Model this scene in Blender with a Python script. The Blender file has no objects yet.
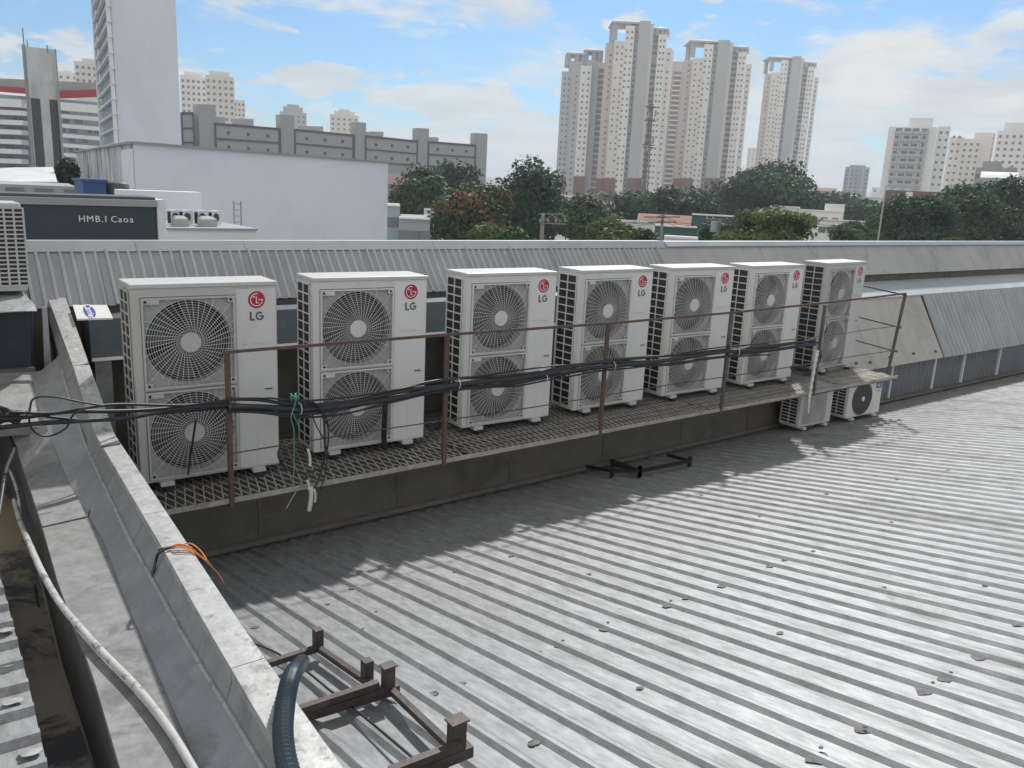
import bpy, math, random
from mathutils import Vector, Matrix, noise as mnoise
rnd = random.Random(7)
PI = math.pi
SC = bpy.context.scene
COL = SC.collection
# ------------------------------------------------------------------ camera
YAW, PITCH, ROLL, FPX = math.radians(37.64), math.radians(13.38), math.radians(2.82), 830.0
CAM = Vector((-0.70, -5.71, 2.12))
fw = Vector((math.sin(YAW)*math.cos(PITCH), math.cos(YAW)*math.cos(PITCH), -math.sin(PITCH)))
rt = Vector((math.cos(YAW), -math.sin(YAW), 0)); up0 = rt.cross(fw)
ri = rt*math.cos(ROLL)+up0*math.sin(ROLL); up = -rt*math.sin(ROLL)+up0*math.cos(ROLL)
cd = bpy.data.cameras.new('camera'); cam = bpy.data.objects.new('camera', cd); COL.objects.link(cam)
cam.matrix_world = Matrix(((ri.x, up.x, -fw.x, CAM.x), (ri.y, up.y, -fw.y, CAM.y), (ri.z, up.z, -fw.z, CAM.z), (0, 0, 0, 1)))
cd.sensor_width = 36; cd.lens = FPX/1024*36; cd.clip_start = .05; cd.clip_end = 20000
SC.camera = cam
# ------------------------------------------------------------------ light
SUN_AZ, SUN_EL = math.radians(48), math.radians(45)
sdir = Vector((math.sin(SUN_AZ)*math.cos(SUN_EL), math.cos(SUN_AZ)*math.cos(SUN_EL), math.sin(SUN_EL)))
sl = bpy.data.lights.new('sun', 'SUN'); sl.energy = 3.5; sl.angle = math.radians(2.0); sl.color = (1, .975, .935)
so = bpy.data.objects.new('sun', sl); so.rotation_euler = sdir.to_track_quat('Z', 'Y').to_euler(); so.location = (0, 0, 60); COL.objects.link(so)
W = bpy.data.worlds.new('World'); SC.world = W; W.use_nodes = True
nt = W.node_tree; N = nt.nodes; L = nt.links; bg = N['Background']; bg.inputs[1].default_value = .15
sky = N.new('ShaderNodeTexSky'); sky.sky_type = 'NISHITA'; sky.sun_disc = False; sky.sun_elevation = SUN_EL; sky.sun_rotation = SUN_AZ
sky.air_density = 1.0; sky.dust_density = 1.2; sky.ozone_density = 1.5; sky.altitude = 700
def wn(t, **k):
    n = N.new(t)
    for a, b in k.items(): setattr(n, a, b)
    return n
def mth(nodes, links, op, a, b=None, c=None, clamp=False):
    n = nodes.new('ShaderNodeMath'); n.operation = op; n.use_clamp = clamp
    for i, v in enumerate((a, b, c)):
        if v is None: continue
        if isinstance(v, (int, float)): n.inputs[i].default_value = v
        else: links.new(v, n.inputs[i])
    return n.outputs[0]
tc = wn('ShaderNodeTexCoord'); sx = wn('ShaderNodeSeparateXYZ'); L.new(tc.outputs['Generated'], sx.inputs[0])
zz = mth(N, L, 'MAXIMUM', mth(N, L, 'ADD', sx.outputs[2], .13), .02)
cx = mth(N, L, 'DIVIDE', sx.outputs[0], zz); cy = mth(N, L, 'DIVIDE', sx.outputs[1], zz)
cb = wn('ShaderNodeCombineXYZ'); L.new(cx, cb.inputs[0]); L.new(cy, cb.inputs[1]); cb.inputs[2].default_value = 3.1
def cloud(scale, detail, rough, off, lo, hi, dist=.4):
    mp = wn('ShaderNodeMapping'); mp.inputs['Location'].default_value = off; L.new(cb.outputs[0], mp.inputs[0])
    n = wn('ShaderNodeTexNoise'); n.inputs['Scale'].default_value = scale; n.inputs['Detail'].default_value = detail
    n.inputs['Roughness'].default_value = rough; n.inputs['Distortion'].default_value = dist
    L.new(mp.outputs[0], n.inputs['Vector'])
    r = wn('ShaderNodeMapRange', interpolation_type='SMOOTHSTEP'); r.inputs[1].default_value = lo; r.inputs[2].default_value = hi
    L.new(n.outputs[0], r.inputs[0]); return r.outputs[0]
c1 = cloud(.75, 10, .6, (3.2, 1.7, 0), .50, .62)
c2 = cloud(1.9, 9, .62, (7.1, 2.2, 1), .53, .66)
# low bank of haze and cumulus near the horizon
mp2 = wn('ShaderNodeMapping'); mp2.inputs['Scale'].default_value = (5, 5, 13); mp2.inputs['Location'].default_value = (.6, .3, 0)
L.new(tc.outputs['Generated'], mp2.inputs[0])
n3 = wn('ShaderNodeTexNoise'); n3.inputs['Scale'].default_value = 1.5; n3.inputs['Detail'].default_value = 8; n3.inputs['Roughness'].default_value = .55
L.new(mp2.outputs[0], n3.inputs['Vector'])
edge = mth(N, L, 'MULTIPLY_ADD', n3.outputs[0], .62, -.205)           # cloud-top height
low = mth(N, L, 'MULTIPLY', mth(N, L, 'SUBTRACT', edge, sx.outputs[2]), 45, clamp=True)
low = mth(N, L, 'MULTIPLY', low, .88)
mx = mth(N, L, 'MAXIMUM', mth(N, L, 'MAXIMUM', mth(N, L, 'MULTIPLY', c1, 1.0), mth(N, L, 'MULTIPLY', c2, .85)), low)
shade = wn('ShaderNodeMixRGB'); L.new(cloud(2.2, 6, .6, (1, 5, 2), .3, .7), shade.inputs[0])
shade.inputs[1].default_value = (3.1, 3.4, 3.6, 1); shade.inputs[2].default_value = (4.2, 4.3, 4.3, 1)
tint = wn('ShaderNodeMixRGB', blend_type='MULTIPLY'); tint.inputs[0].default_value = 1; tint.inputs[2].default_value = (.27, .45, .59, 1)
L.new(sky.outputs[0], tint.inputs[1])
mixc = wn('ShaderNodeMixRGB'); L.new(mx, mixc.inputs[0]); L.new(tint.outputs[0], mixc.inputs[1]); L.new(shade.outputs[0], mixc.inputs[2])
# unseen overcast tone added overhead, outside the frame, to set the ambient light
hi = wn('ShaderNodeMapRange', interpolation_type='SMOOTHSTEP'); hi.inputs[1].default_value = .38; hi.inputs[2].default_value = .75; hi.inputs[4].default_value = .85
L.new(sx.outputs[2], hi.inputs[0]); mixh = wn('ShaderNodeMixRGB'); L.new(hi.outputs[0], mixh.inputs[0]); L.new(mixc.outputs[0], mixh.inputs[1]); mixh.inputs[2].default_value = (1.9, 2.0, 2.1, 1)
# bright unseen sky added behind the viewer, opposite the sun, to lift shaded fronts
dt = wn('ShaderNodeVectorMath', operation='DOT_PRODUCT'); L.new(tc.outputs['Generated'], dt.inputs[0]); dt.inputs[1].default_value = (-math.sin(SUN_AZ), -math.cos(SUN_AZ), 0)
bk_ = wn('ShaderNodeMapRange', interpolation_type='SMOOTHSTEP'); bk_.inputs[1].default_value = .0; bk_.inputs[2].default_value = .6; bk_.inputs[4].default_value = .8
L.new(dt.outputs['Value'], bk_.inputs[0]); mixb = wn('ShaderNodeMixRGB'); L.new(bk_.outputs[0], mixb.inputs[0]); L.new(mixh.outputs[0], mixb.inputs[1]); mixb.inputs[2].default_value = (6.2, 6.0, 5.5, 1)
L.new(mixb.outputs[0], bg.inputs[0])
SC.view_settings.view_transform = 'Standard'; SC.view_settings.look = 'None'; SC.view_settings.exposure = .36; SC.view_settings.gamma = 1
SC.cycles.max_bounces = 6; SC.cycles.volume_bounces = 0; SC.cycles.use_denoising = True; SC.cycles.sample_clamp_indirect = 4
# ------------------------------------------------------------------ surveying helpers: sight lines into the scene
def ray(px, py): return ri*(px-512) - up*(py-384) + fw*FPX
def onp(px, py, n, d):
    n = Vector(n); v = ray(px, py); return CAM + v*((d-n.dot(CAM))/n.dot(v))
def onZ(px, py, z): return onp(px, py, (0, 0, 1), z)
def onY(px, py, y): return onp(px, py, (0, 1, 0), y)
def onX(px, py, x): return onp(px, py, (1, 0, 0), x)
def atD(px, py, D): return CAM + ray(px, py)*(D/FPX)
RZ0, RSL = -.63, .187
def onR(px, py, h=0): return onp(px, py, (0, RSL, 1), RZ0+h)
def roofz(y): return RZ0-RSL*y
# ------------------------------------------------------------------ materials
MATS = {}
def mat(name, base, rough=.6, metal=0., var=.12, vscale=6., stain=None, stain_amt=.0, sscale=2.5, stretch=(1, 1, 1), bump=0., bscale=40., spec=.5, edge=.12, coord='Object'):
    if name in MATS: return MATS[name]
    m = bpy.data.materials.new(name); m.use_nodes = True; t = m.node_tree; n = t.nodes; l = t.links; b = n['Principled BSDF']
    b.inputs['Roughness'].default_value = rough; b.inputs['Metallic'].default_value = metal; b.inputs['Specular IOR Level'].default_value = spec
    c = n.new('ShaderNodeTexCoord'); mp = n.new('ShaderNodeMapping'); mp.inputs['Scale'].default_value = stretch; l.new(c.outputs[coord], mp.inputs[0])
    oi = n.new('ShaderNodeObjectInfo'); om = n.new('ShaderNodeMath'); om.operation = 'MULTIPLY'; om.inputs[1].default_value = 37.; l.new(oi.outputs['Random'], om.inputs[0]); l.new(om.outputs[0], mp.inputs['Location'])
    nz = n.new('ShaderNodeTexNoise'); nz.inputs['Scale'].default_value = vscale; nz.inputs['Detail'].default_value = 7; nz.inputs['Roughness'].default_value = .65
    l.new(mp.outputs[0], nz.inputs['Vector'])
    r = n.new('ShaderNodeMapRange'); r.inputs[1].default_value = .3; r.inputs[2].default_value = .7; r.inputs[3].default_value = 1-var; r.inputs[4].default_value = 1+var*.6
    l.new(nz.outputs[0], r.inputs[0])
    vm = n.new('ShaderNodeVectorMath'); vm.operation = 'SCALE'; vm.inputs[0].default_value = base; l.new(r.outputs[0], vm.inputs['Scale'])
    out = vm.outputs[0]
    if stain is not None:
        n2 = n.new('ShaderNodeTexNoise'); n2.inputs['Scale'].default_value = sscale; n2.inputs['Detail'].default_value = 9; n2.inputs['Roughness'].default_value = .72; n2.inputs['Distortion'].default_value = .6
        l.new(mp.outputs[0], n2.inputs['Vector'])
        r2 = n.new('ShaderNodeMapRange'); r2.interpolation_type = 'SMOOTHSTEP'; r2.inputs[1].default_value = .5; r2.inputs[2].default_value = .5+edge*1.6; r2.inputs[4].default_value = stain_amt
        l.new(n2.outputs[0], r2.inputs[0])
        mxx = n.new('ShaderNodeMixRGB'); l.new(r2.outputs[0], mxx.inputs[0]); l.new(out, mxx.inputs[1]); mxx.inputs[2].default_value = (*stain, 1)
        out = mxx.outputs[0]
        rr = n.new('ShaderNodeMapRange'); rr.inputs[3].default_value = rough; rr.inputs[4].default_value = min(1, rough+.25); l.new(r2.outputs[0], rr.inputs[0]); l.new(rr.outputs[0], b.inputs['Roughness'])
    l.new(out, b.inputs['Base Color'])
    if bump:
        nb = n.new('ShaderNodeTexNoise'); nb.inputs['Scale'].default_value = bscale; nb.inputs['Detail'].default_value = 4; l.new(mp.outputs[0], nb.inputs['Vector'])
        bp = n.new('ShaderNodeBump'); bp.inputs['Strength'].default_value = bump; bp.inputs['Distance'].default_value = .01; l.new(nb.outputs[0], bp.inputs['Height']); l.new(bp.outputs[0], b.inputs['Normal'])
    MATS[name] = m; return m
M_roof = mat('weathered_galvanised', (.285, .292, .298), .54, .34, .36, 26, (.155, .155, .15), .55, 2.2, (1.0, .22, 1), .1, 30, edge=.12)
M_clad = mat('cladding_zinc', (.36, .375, .385), .5, .35, .15, 3, (.34, .35, .35), .5, 1.2, (1, 1, .4), 0)
M_capz = mat('cap_flashing', (.40, .425, .44), .45, .4, .1, 2, (.42, .43, .44), .5, 1.5)
M_cop = mat('coping_metal', (.42, .42, .405), .5, .3, .3, 18, (.17, .17, .16), .8, 9, edge=.1, bump=.1)
M_ledge = mat('ledge_metal', (.24, .243, .238), .6, .2, .3, 14, (.13, .13, .128), .7, 5, edge=.1, bump=.1)
M_face = mat('flashing_grey', (.31, .32, .325), .5, .35, .2, 6, (.19, .195, .20), .7, 4)
M_white = mat('enamel_white', (.62, .62, .60), .42, 0, .06, 3, (.50, .49, .45), .6, 3, (1, 1, .35), edge=.13)
M_panel = mat('panel_white', (.69, .69, .67), .4, 0, .04, 3, (.56, .55, .51), .5, 2.5, (1, 1, .3), edge=.2)
M_lid = mat('lid_white', (.52, .52, .495), .4, 0, .06, 4, (.45, .42, .30), .7, 3, edge=.12)
M_guard = mat('guard_grey', (.58, .58, .57), .45, 0, .05)
M_fplate = mat('fan_plate_grey', (.36, .365, .35), .55, 0, .1)
M_dark = mat('coil_dark', (.035, .037, .041), .5, .3, .3, 20)
M_blade = mat('fan_blade', (.07, .072, .075), .45, 0, .1)
M_black = mat('black_rubber', (.02, .02, .022), .55, 0, .25, 15)
M_cable = mat('cable_black', (.025, .026, .03), .5, 0, .3, 12, (.10, .10, .10), .4, 5)
M_rust = mat('rusty_steel', (.13, .085, .07), .85, .1, .35, 20, (.27, .105, .055), .8, 14, edge=.2, bump=.3, bscale=60)
M_steel = mat('painted_steel', (.12, .115, .105), .65, .2, .3, 12, (.22, .11, .075), .7, 6)
M_grate = mat('grate_galv', (.44, .42, .38), .6, .3, .3, 12, (.26, .17, .12), .6, 5)
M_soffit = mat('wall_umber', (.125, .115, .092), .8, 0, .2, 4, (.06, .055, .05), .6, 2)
M_gutter = mat('gutter_blue', (.085, .105, .118), .45, .2, .12, 3, (.17, .2, .21), .5, 2)
M_beige = mat('render_beige', (.45, .435, .40), .75, 0, .1, 2, (.30, .285, .25), .6, 1.3, (1, 1, .35))
M_cement = mat('render_grey', (.42, .418, .40), .75, 0, .12, 2, (.27, .265, .25), .7, 2.2, (1, 1, .3))
M_sheet = mat('translucent_sheet', (.40, .43, .45), .6, .1, .1, 1.2, (.52, .56, .60), .5, .8)
M_dsheet = mat('wall_sheet_dark', (.20, .215, .235), .5, .3, .15, 3, (.14, .15, .17), .5, 2)
M_red = mat('logo_red', (.42, .012, .035), .4, 0, .03)
M_lettg = mat('letter_grey', (.10, .10, .105), .5, 0, .03)
M_lw = mat('letter_white', (.78, .77, .76), .5, 0, .03)
M_blue = mat('badge_blue', (.035, .06, .30), .4, 0, .05)
M_cyan = mat('badge_cyan', (.02, .22, .38), .4, 0, .05)
M_frame = mat('rusty_frame_brown', (.085, .068, .062), .6, .3, .3, 16, (.16, .12, .10), .6, 8, bump=.2, bscale=50)
M_flex = mat('conduit_navy', (.022, .035, .05), .35, 0, .15, 10)
M_pipew = mat('pvc_white', (.47, .47, .455), .5, 0, .12, 8, (.15, .15, .14), .9, 9, edge=.06)
M_mud = mat('gutter_mud', (.30, .245, .175), .35, 0, .25, 3, (.05, .055, .065), .9, 1.1, edge=.05)
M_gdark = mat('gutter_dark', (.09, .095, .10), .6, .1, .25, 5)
M_navy = mat('tarp_navy', (.015, .022, .036), .45, 0, .3, 6, (.12, .14, .16), .3, 9, edge=.2)
M_foil = mat('foil_silver', (.55, .56, .57), .35, .6, .3, 22, (.2, .2, .2), .6, 18, bump=.6, bscale=25)
M_orange = mat('rope_orange', (.62, .22, .06), .7, 0, .2, 20)
M_green = mat('string_green', (.10, .42, .32), .6, 0, .1)
M_tape = mat('tape_white', (.66, .66, .62), .7, 0, .15, 12)
M_seal = mat('sealant_grey', (.15, .15, .145), .75, .1, .4, 30, (.05, .05, .05), .9, 45, edge=.1)
# buildings
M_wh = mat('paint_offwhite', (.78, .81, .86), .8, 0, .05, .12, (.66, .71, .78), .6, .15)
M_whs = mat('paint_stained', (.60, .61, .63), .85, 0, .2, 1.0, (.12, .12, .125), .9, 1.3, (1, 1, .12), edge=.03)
M_teal = mat('sign_teal', (.035, .055, .068), .4, 0, .08, .4)
M_bwh = mat('building_white', (.74, .76, .77), .7, 0, .06, .3)
M_conc = mat('concrete_grey', (.33, .345, .355), .85, 0, .15, .15, (.24, .25, .26), .6, .1, (1, 1, .3))
M_slabc = mat('concrete_light', (.60, .615, .62), .85, 0, .2, .4, (.25, .26, .27), .8, .25, (1, 1, .5), edge=.2)
M_long = mat('block_grey', (.36, .37, .375), .85, 0, .06, .05)
M_longd = mat('block_band', (.09, .10, .105), .8, 0, .08, .05)
M_cream = mat('tower_cream', (.70, .655, .615), .85, 0, .05, .05)
M_tpan = mat('tower_panel', (.64, .68, .74), .85, 0, .05, .3, (.52, .55, .60), .6, .1, (1, 1, .4), edge=.15)
M_tgrey = mat('tower_grey', (.44, .445, .46), .85, 0, .05, .05)
M_twhite = mat('tower_white', (.76, .75, .735), .85, 0, .05, .05)
M_pink = mat('tower_pink', (.54, .475, .445), .85, 0, .06, .05)
M_brick = mat('tower_brick', (.19, .09, .075), .85, 0, .08, .05)
M_win = mat('window_dark', (.17, .175, .185), .25, 0, .2, .3)
M_glass = mat('facade_glass', (.055, .07, .08), .55, .0, .2, .2)
M_tblue = mat('tower_bluegrey', (.30, .36, .40), .7, 0, .08, .05)
M_redb = mat('band_red', (.36, .03, .05), .6, 0, .05)
M_brown = mat('base_brown', (.15, .07, .06), .85, 0, .1, .1)
M_rtile = mat('roof_terracotta', (.26, .12, .09), .85, 0, .15, .5)
M_tank = mat('tank_blue', (.02, .07, .19), .5, 0, .1, 1)
M_tarp = mat('screen_green', (.045, .12, .10), .8, 0, .15, .5)
M_wood = mat('pole_concrete', (.22, .215, .20), .85, 0, .15, 1)
M_ground = mat('city_ground', (.24, .235, .22), .95, 0, .3, .02, (.12, .14, .09), .6, .01)
M_hill = mat('hill_green', (.07, .10, .075), .95, 0, .2, .002)
M_bark = mat('bark', (.09, .07, .055), .9, 0, .3, 2)
def leafmat(name, a, b, c2_=None):
    m = bpy.data.materials.new(name); m.use_nodes = True; t = m.node_tree; n = t.nodes; l = t.links; p = n['Principled BSDF']
    p.inputs['Roughness'].default_value = .65; p.inputs['Specular IOR Level'].default_value = .25
    at = n.new('ShaderNodeAttribute'); at.attribute_name = 'leaf'
    cr = n.new('ShaderNodeValToRGB'); l.new(at.outputs['Fac'], cr.inputs[0])
    cr.color_ramp.elements[0].color = (*a, 1); cr.color_ramp.elements[0].position = 0; cr.color_ramp.elements[1].color = (*b, 1); cr.color_ramp.elements[1].position = .9
    if c2_:
        cr.color_ramp.interpolation = 'LINEAR'; e = cr.color_ramp.elements.new(.93); e.color = (*c2_, 1); e2 = cr.color_ramp.elements.new(1.0); e2.color = (*c2_, 1)
    l.new(cr.outputs[0], p.inputs['Base Color'])
    tr = n.new('ShaderNodeBsdfTranslucent'); l.new(cr.outputs[0], tr.inputs[0]); ms = n.new('ShaderNodeMixShader'); ms.inputs[0].default_value = .3
    l.new(p.outputs[0], ms.inputs[1]); l.new(tr.outputs[0], ms.inputs[2]); l.new(ms.outputs[0], n['Material Output'].inputs[0])
    return m
LF_dark = leafmat('leaf_dark', (.014, .042, .024), (.046, .108, .050))
LF_mid = leafmat('leaf_mid', (.028, .068, .028), (.078, .150, .050))
LF_lite = leafmat('leaf_light', (.05, .09, .03), (.14, .20, .06))
LF_flame = leafmat('leaf_flame', (.035, .065, .03), (.09, .12, .045), (.30, .115, .06))
# ------------------------------------------------------------------ mesh helpers
class MB:
    def __init__(s): s.v = []; s.f = []
    def add(s, vs, fs):
        o = len(s.v); s.v += [tuple(v) for v in vs]; s.f += [tuple(i+o for i in f) for f in fs]; return s
    def box(s, x0, x1, y0, y1, z0, z1, M=None):
        v = [Vector((x, y, z)) for z in (z0, z1) for y in (y0, y1) for x in (x0, x1)]
        if M is not None: v = [M @ q for q in v]
        return s.add(v, [(0, 2, 3, 1), (4, 5, 7, 6), (0, 1, 5, 4), (2, 6, 7, 3), (0, 4, 6, 2), (1, 3, 7, 5)])
    def bar(s, a, b, w, h, upv=(0, 0, 1)):
        a = Vector(a); b = Vector(b); d = (b-a).normalized(); u = Vector(upv); x = d.cross(u)
        if x.length < 1e-4: x = d.cross(Vector((0, 1, 0)))
        x.normalize(); u = x.cross(d)
        c = [(-w/2, -h/2), (w/2, -h/2), (w/2, h/2), (-w/2, h/2)]
        v = [p+x*i+u*j for p in (a, b) for i, j in c]
        return s.add(v, [(0, 1, 2, 3), (7, 6, 5, 4), (0, 4, 5, 1), (1, 5, 6, 2), (2, 6, 7, 3), (3, 7, 4, 0)])
    def tube(s, path, r, n=8, cap=True, rf=None):
        P = [Vector(p) for p in path]; o = len(s.v); ref = None
        for i, p in enumerate(P):
            d = (P[min(i+1, len(P)-1)]-P[max(i-1, 0)])
            if d.length < 1e-9: d = Vector((0, 0, 1))
            d.normalize()
            if ref is None: ref = d.orthogonal().normalized()
            ref = (ref-d*ref.dot(d))
            if ref.length < 1e-5: ref = d.orthogonal()
            ref.normalize(); q = d.cross(ref); rr = rf(i) if rf else r
            for k in range(n):
                a = 2*PI*k/n; s.v.append(tuple(p+ref*math.cos(a)*rr+q*math.sin(a)*rr))
        for i in range(len(P)-1):
            for k in range(n):
                a = o+i*n+k; b = o+i*n+(k+1) % n; s.f.append((a, b, b+n, a+n))
        if cap: s.f.append(tuple(o+k for k in range(n))[::-1]); s.f.append(tuple(o+(len(P)-1)*n+k for k in range(n)))
        return s
    def cyl(s, c, ax, r, h, n=24):
        c = Vector(c); ax = Vector(ax).normalized(); return s.tube([c, c+ax*h], r, n)
    def prism(s, poly, ext):
        n = len(poly); e = Vector(ext); v = [Vector(p) for p in poly]+[Vector(p)+e for p in poly]
        return s.add(v, [tuple(range(n))[::-1], tuple(range(n, 2*n))]+[(i, (i+1) % n, (i+1) % n+n, i+n) for i in range(n)])
    def loft(s, rows, close=False):
        n = len(rows[0]); o = len(s.v)
        for r in rows: s.v += [tuple(p) for p in r]
        for i in range(len(rows)-1):
            for k in range(n-(0 if close else 1)):
                a = o+i*n+k; b = o+i*n+(k+1) % n; s.f.append((a, b, b+n, a+n))
        return s
    def mesh(s, name, m, smooth=False):
        me = bpy.data.meshes.new(name); me.from_pydata(s.v, [], s.f); me.materials.append(m); me.update()
        if smooth:
            for p in me.polygons: p.use_smooth = True
        return me
    def build(s, name, m, parent=None, smooth=False, loc=None):
        o = bpy.data.objects.new(name, s.mesh(name, m, smooth)); COL.objects.link(o)
        if parent: o.parent = parent
        if loc: o.location = loc
        return o
def tag(o, label=None, cat=None, group=None, kind=None):
    if label: o['label'] = label
    if cat: o['category'] = cat
    if group: o['group'] = group
    if kind: o['kind'] = kind
    return o
def empty(name, loc=(0, 0, 0), rz=0, label=None, cat=None, group=None):
    o = bpy.data.objects.new(name, None); COL.objects.link(o); o.location = loc; o.rotation_euler = (0, 0, rz); o.empty_display_size = .2
    return tag(o, label, cat, group)
def kids(o): return [c for c in bpy.data.objects if c.parent == o]
def copy_tree(o, parent=None, kmap=None):
    c = o.copy(); COL.objects.link(c)
    if parent: c.parent = parent
    for ch in (kmap or kids)(o): copy_tree(ch, c)
    return c
def bevel(o, w=.006, seg=2):
    m = o.modifiers.new('bevel', 'BEVEL'); m.width = w; m.segments = seg; m.limit_method = 'ANGLE'; return o
def text_mesh(name, body, size, m, parent, M, extr=.001, bold=0., spacing=1.0, al='CENTER'):
    cu = bpy.data.curves.new('tmp', 'FONT'); cu.body = body; cu.size = size; cu.extrude = extr; cu.offset = bold; cu.align_x = 'CENTER'; cu.align_y = al; cu.space_character = spacing; cu.resolution_u = 3
    to = bpy.data.objects.new('tmp', cu); COL.objects.link(to); dg = bpy.context.evaluated_depsgraph_get()
    me = bpy.data.meshes.new_from_object(to.evaluated_get(dg)); bpy.data.objects.remove(to); bpy.data.curves.remove(cu)
    me.transform(M); me.materials.clear(); me.materials.append(m); me.name = name
    o = bpy.data.objects.new(name, me); COL.objects.link(o); o.parent = parent; return o
def vnoise(x, y, z=0): return mnoise.noise(Vector((x, y, z)))
FRONT = lambda x, y, z: Matrix.Translation((x, y, z)) @ Matrix.Rotation(PI/2, 4, 'X')     # text faces -Y
# ================================================================== ground, hills
g = MB(); R_ = 9000; ring = [(R_*math.cos(a*PI/24), R_*math.sin(a*PI/24), -9.0) for a in range(48)]
g.add(ring, [tuple(range(48))]); tag(g.build('ground', M_ground), kind='structure')
hm = MB(); hr = []
for i in range(121):
    px = -300+i*14; D = 3000+250*vnoise(i*.3, 5)
    base = atD(px, 230, D); base.z = -9.5
    top = atD(px, 190, D)
    topz = 30 + 22*vnoise(i*.11, 2.2)+12*vnoise(i*.37, 4.1)+22*math.exp(-((px-880)/90)**2)+18*math.exp(-((px-60)/200)**2)
    back = base+Vector((base.x-CAM.x, base.y-CAM.y, 0)).normalized()*900
    mid = base.lerp(back, .45); mid.z = topz
    q1 = base.lerp(mid, .5); q1.z = -9+topz*.62
    hr.append((base, q1, mid, Vector((back.x, back.y, -9))))
tag(MB().loft(hr).build('hills', M_hill, smooth=True), kind='structure')
# ================================================================== the metal roof
def wall_y(x): return .04+.017*(x-1)
roof = empty('metal_roof', (0, 0, 0), 0, 'pale ribbed metal roof sheeting sloping down from the viewer to the wall under the platform', 'roof')
P = .1565; XR0 = -.35; nr = int((24-XR0)/P)
prof = [(0, 0), (.082, 0), (.104, .017), (.122, .017), (.150, 0)]
YS = [-9.5+i*.5 for i in range(20)]+[.2, .42]
rows = []
for y in YS:
    row = []
    for i in range(nr):
        for (dx, h) in prof:
            x = XR0+i*P+dx; row.append((x, y, roofz(y)+h+.004*vnoise(x*.8, y*.6, 3)))
    rows.append(row)
MB().loft(rows).build('ribbed_sheet', M_roof, roof)
def blob(c, r, nrm, thick=.001, st=1.25):
    mb = MB(); n = 14; t = Vector((.15, 1, -RSL)).normalized(); q = nrm.cross(t).normalized(); pts = []
    for k in range(n):
        a = 2*PI*k/n; rr = r*(1+.45*vnoise(c.x*9+math.cos(a)*1.3, c.y*9+math.sin(a)*1.3)); pts.append(c+t*math.cos(a)*rr+q*math.sin(a)*rr*st)
    mb.add([c+nrm*(thick+.002)]+[p+nrm*.001 for p in pts], [(0, k+1, (k+1) % n+1) for k in range(n)]); return mb
RN = Vector((0, RSL, 1)).normalized()
seals = [(353, 588, 1), (327, 604, .7), (396, 587, 1), (416, 580, 1), (456, 571, .9), (432, 694, 1.2), (459, 684, 1.2), (511, 556, .8), (562, 556, .8), (589, 574, .7), (604, 629, 1.2), (667, 606, 1.2), (560, 645, 1.2), (537, 653, 1.1), (721, 586, 1.1), (686, 598, .8), (640, 688, .7),
         (534, 743, 1), (770, 566, 1), (784, 560, .8), (963, 552, 1), (924, 691, 1.5), (946, 679, 1.4), (979, 657, 1.4), (1018, 624, 1.3), (864, 729, 1.6), (818, 758, 1.7), (780, 633, .8), (813, 551, .7), (891, 522, .8), (826, 494, .9), (898, 479, .9), (1015, 520, .9), (975, 447, .8), (255, 627, 1), (948, 470, .7), (884, 587, .6), (701, 495, .8), (760, 516, .7), (985, 585, .7)]
for i, (px, py, s) in enumerate(seals):
    c = onR(px, py, .004); blob(c, .021*s, RN).build('sealant_patch', M_seal, roof)
# screws on crests
for i, (px, py) in enumerate([(363, 629), (376, 612), (865, 727), (821, 748), (933, 683), (951, 673), (671, 601), (608, 623), (563, 641)]):
    c = onR(px, py, .017); MB().cyl(c, RN, .008, .005, 8).build('screw', M_seal, roof)
# ================================================================== wall below platform, deck, gutter duct, back wall
low = empty('fascia_wall', (0, 0, 0), 0, 'dark brown shaded wall under the mesh platform meeting the ribbed roof', 'wall')
x0, x1 = .2, 9.95
w = MB(); y0 = wall_y(x0); y1 = wall_y(x1)
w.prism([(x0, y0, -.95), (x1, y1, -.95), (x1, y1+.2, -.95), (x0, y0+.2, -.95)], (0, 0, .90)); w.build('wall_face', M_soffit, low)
w = MB()
for x in (1.4, 2.6, 3.8, 5.0, 6.2, 7.4, 8.6):
    w = MB(); y = wall_y(x); w.box(x-.012, x+.012, y-.006, y+.004, -.66, -.06); w.build('panel_joint', M_steel, low)
w = MB(); w.prism([(x0, y0-.045, roofz(0)+.03), (x0, y0-.03, roofz(0)+.06), (x0, y0-.003, roofz(0)+.065), (x0, y0-.003, roofz(0)+.03)], (x1-x0, y1-y0, -.015)); w.build('base_flashing', M_soffit, low)
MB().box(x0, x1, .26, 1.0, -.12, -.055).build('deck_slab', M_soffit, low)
duct = empty('box_gutter', (.43, .62, 0), 0, 'long blue grey metal box gutter running behind the row of big units', 'gutter')
MB().box(0, 8.6, 0, .30, .79, 1.075).build('trough', M_gutter, duct)
MB().box(0, 8.6, -.016, -.001, .778, .80).build('lip', M_bwh, duct)
MB().box(.03, .14, .06, .2, -.05, .788).build('support', M_face, duct)
for xx in (3.1, 6.2): MB().box(xx, xx+.12, .06, .2, -.05, .788).build('support', M_face, duct)
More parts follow.
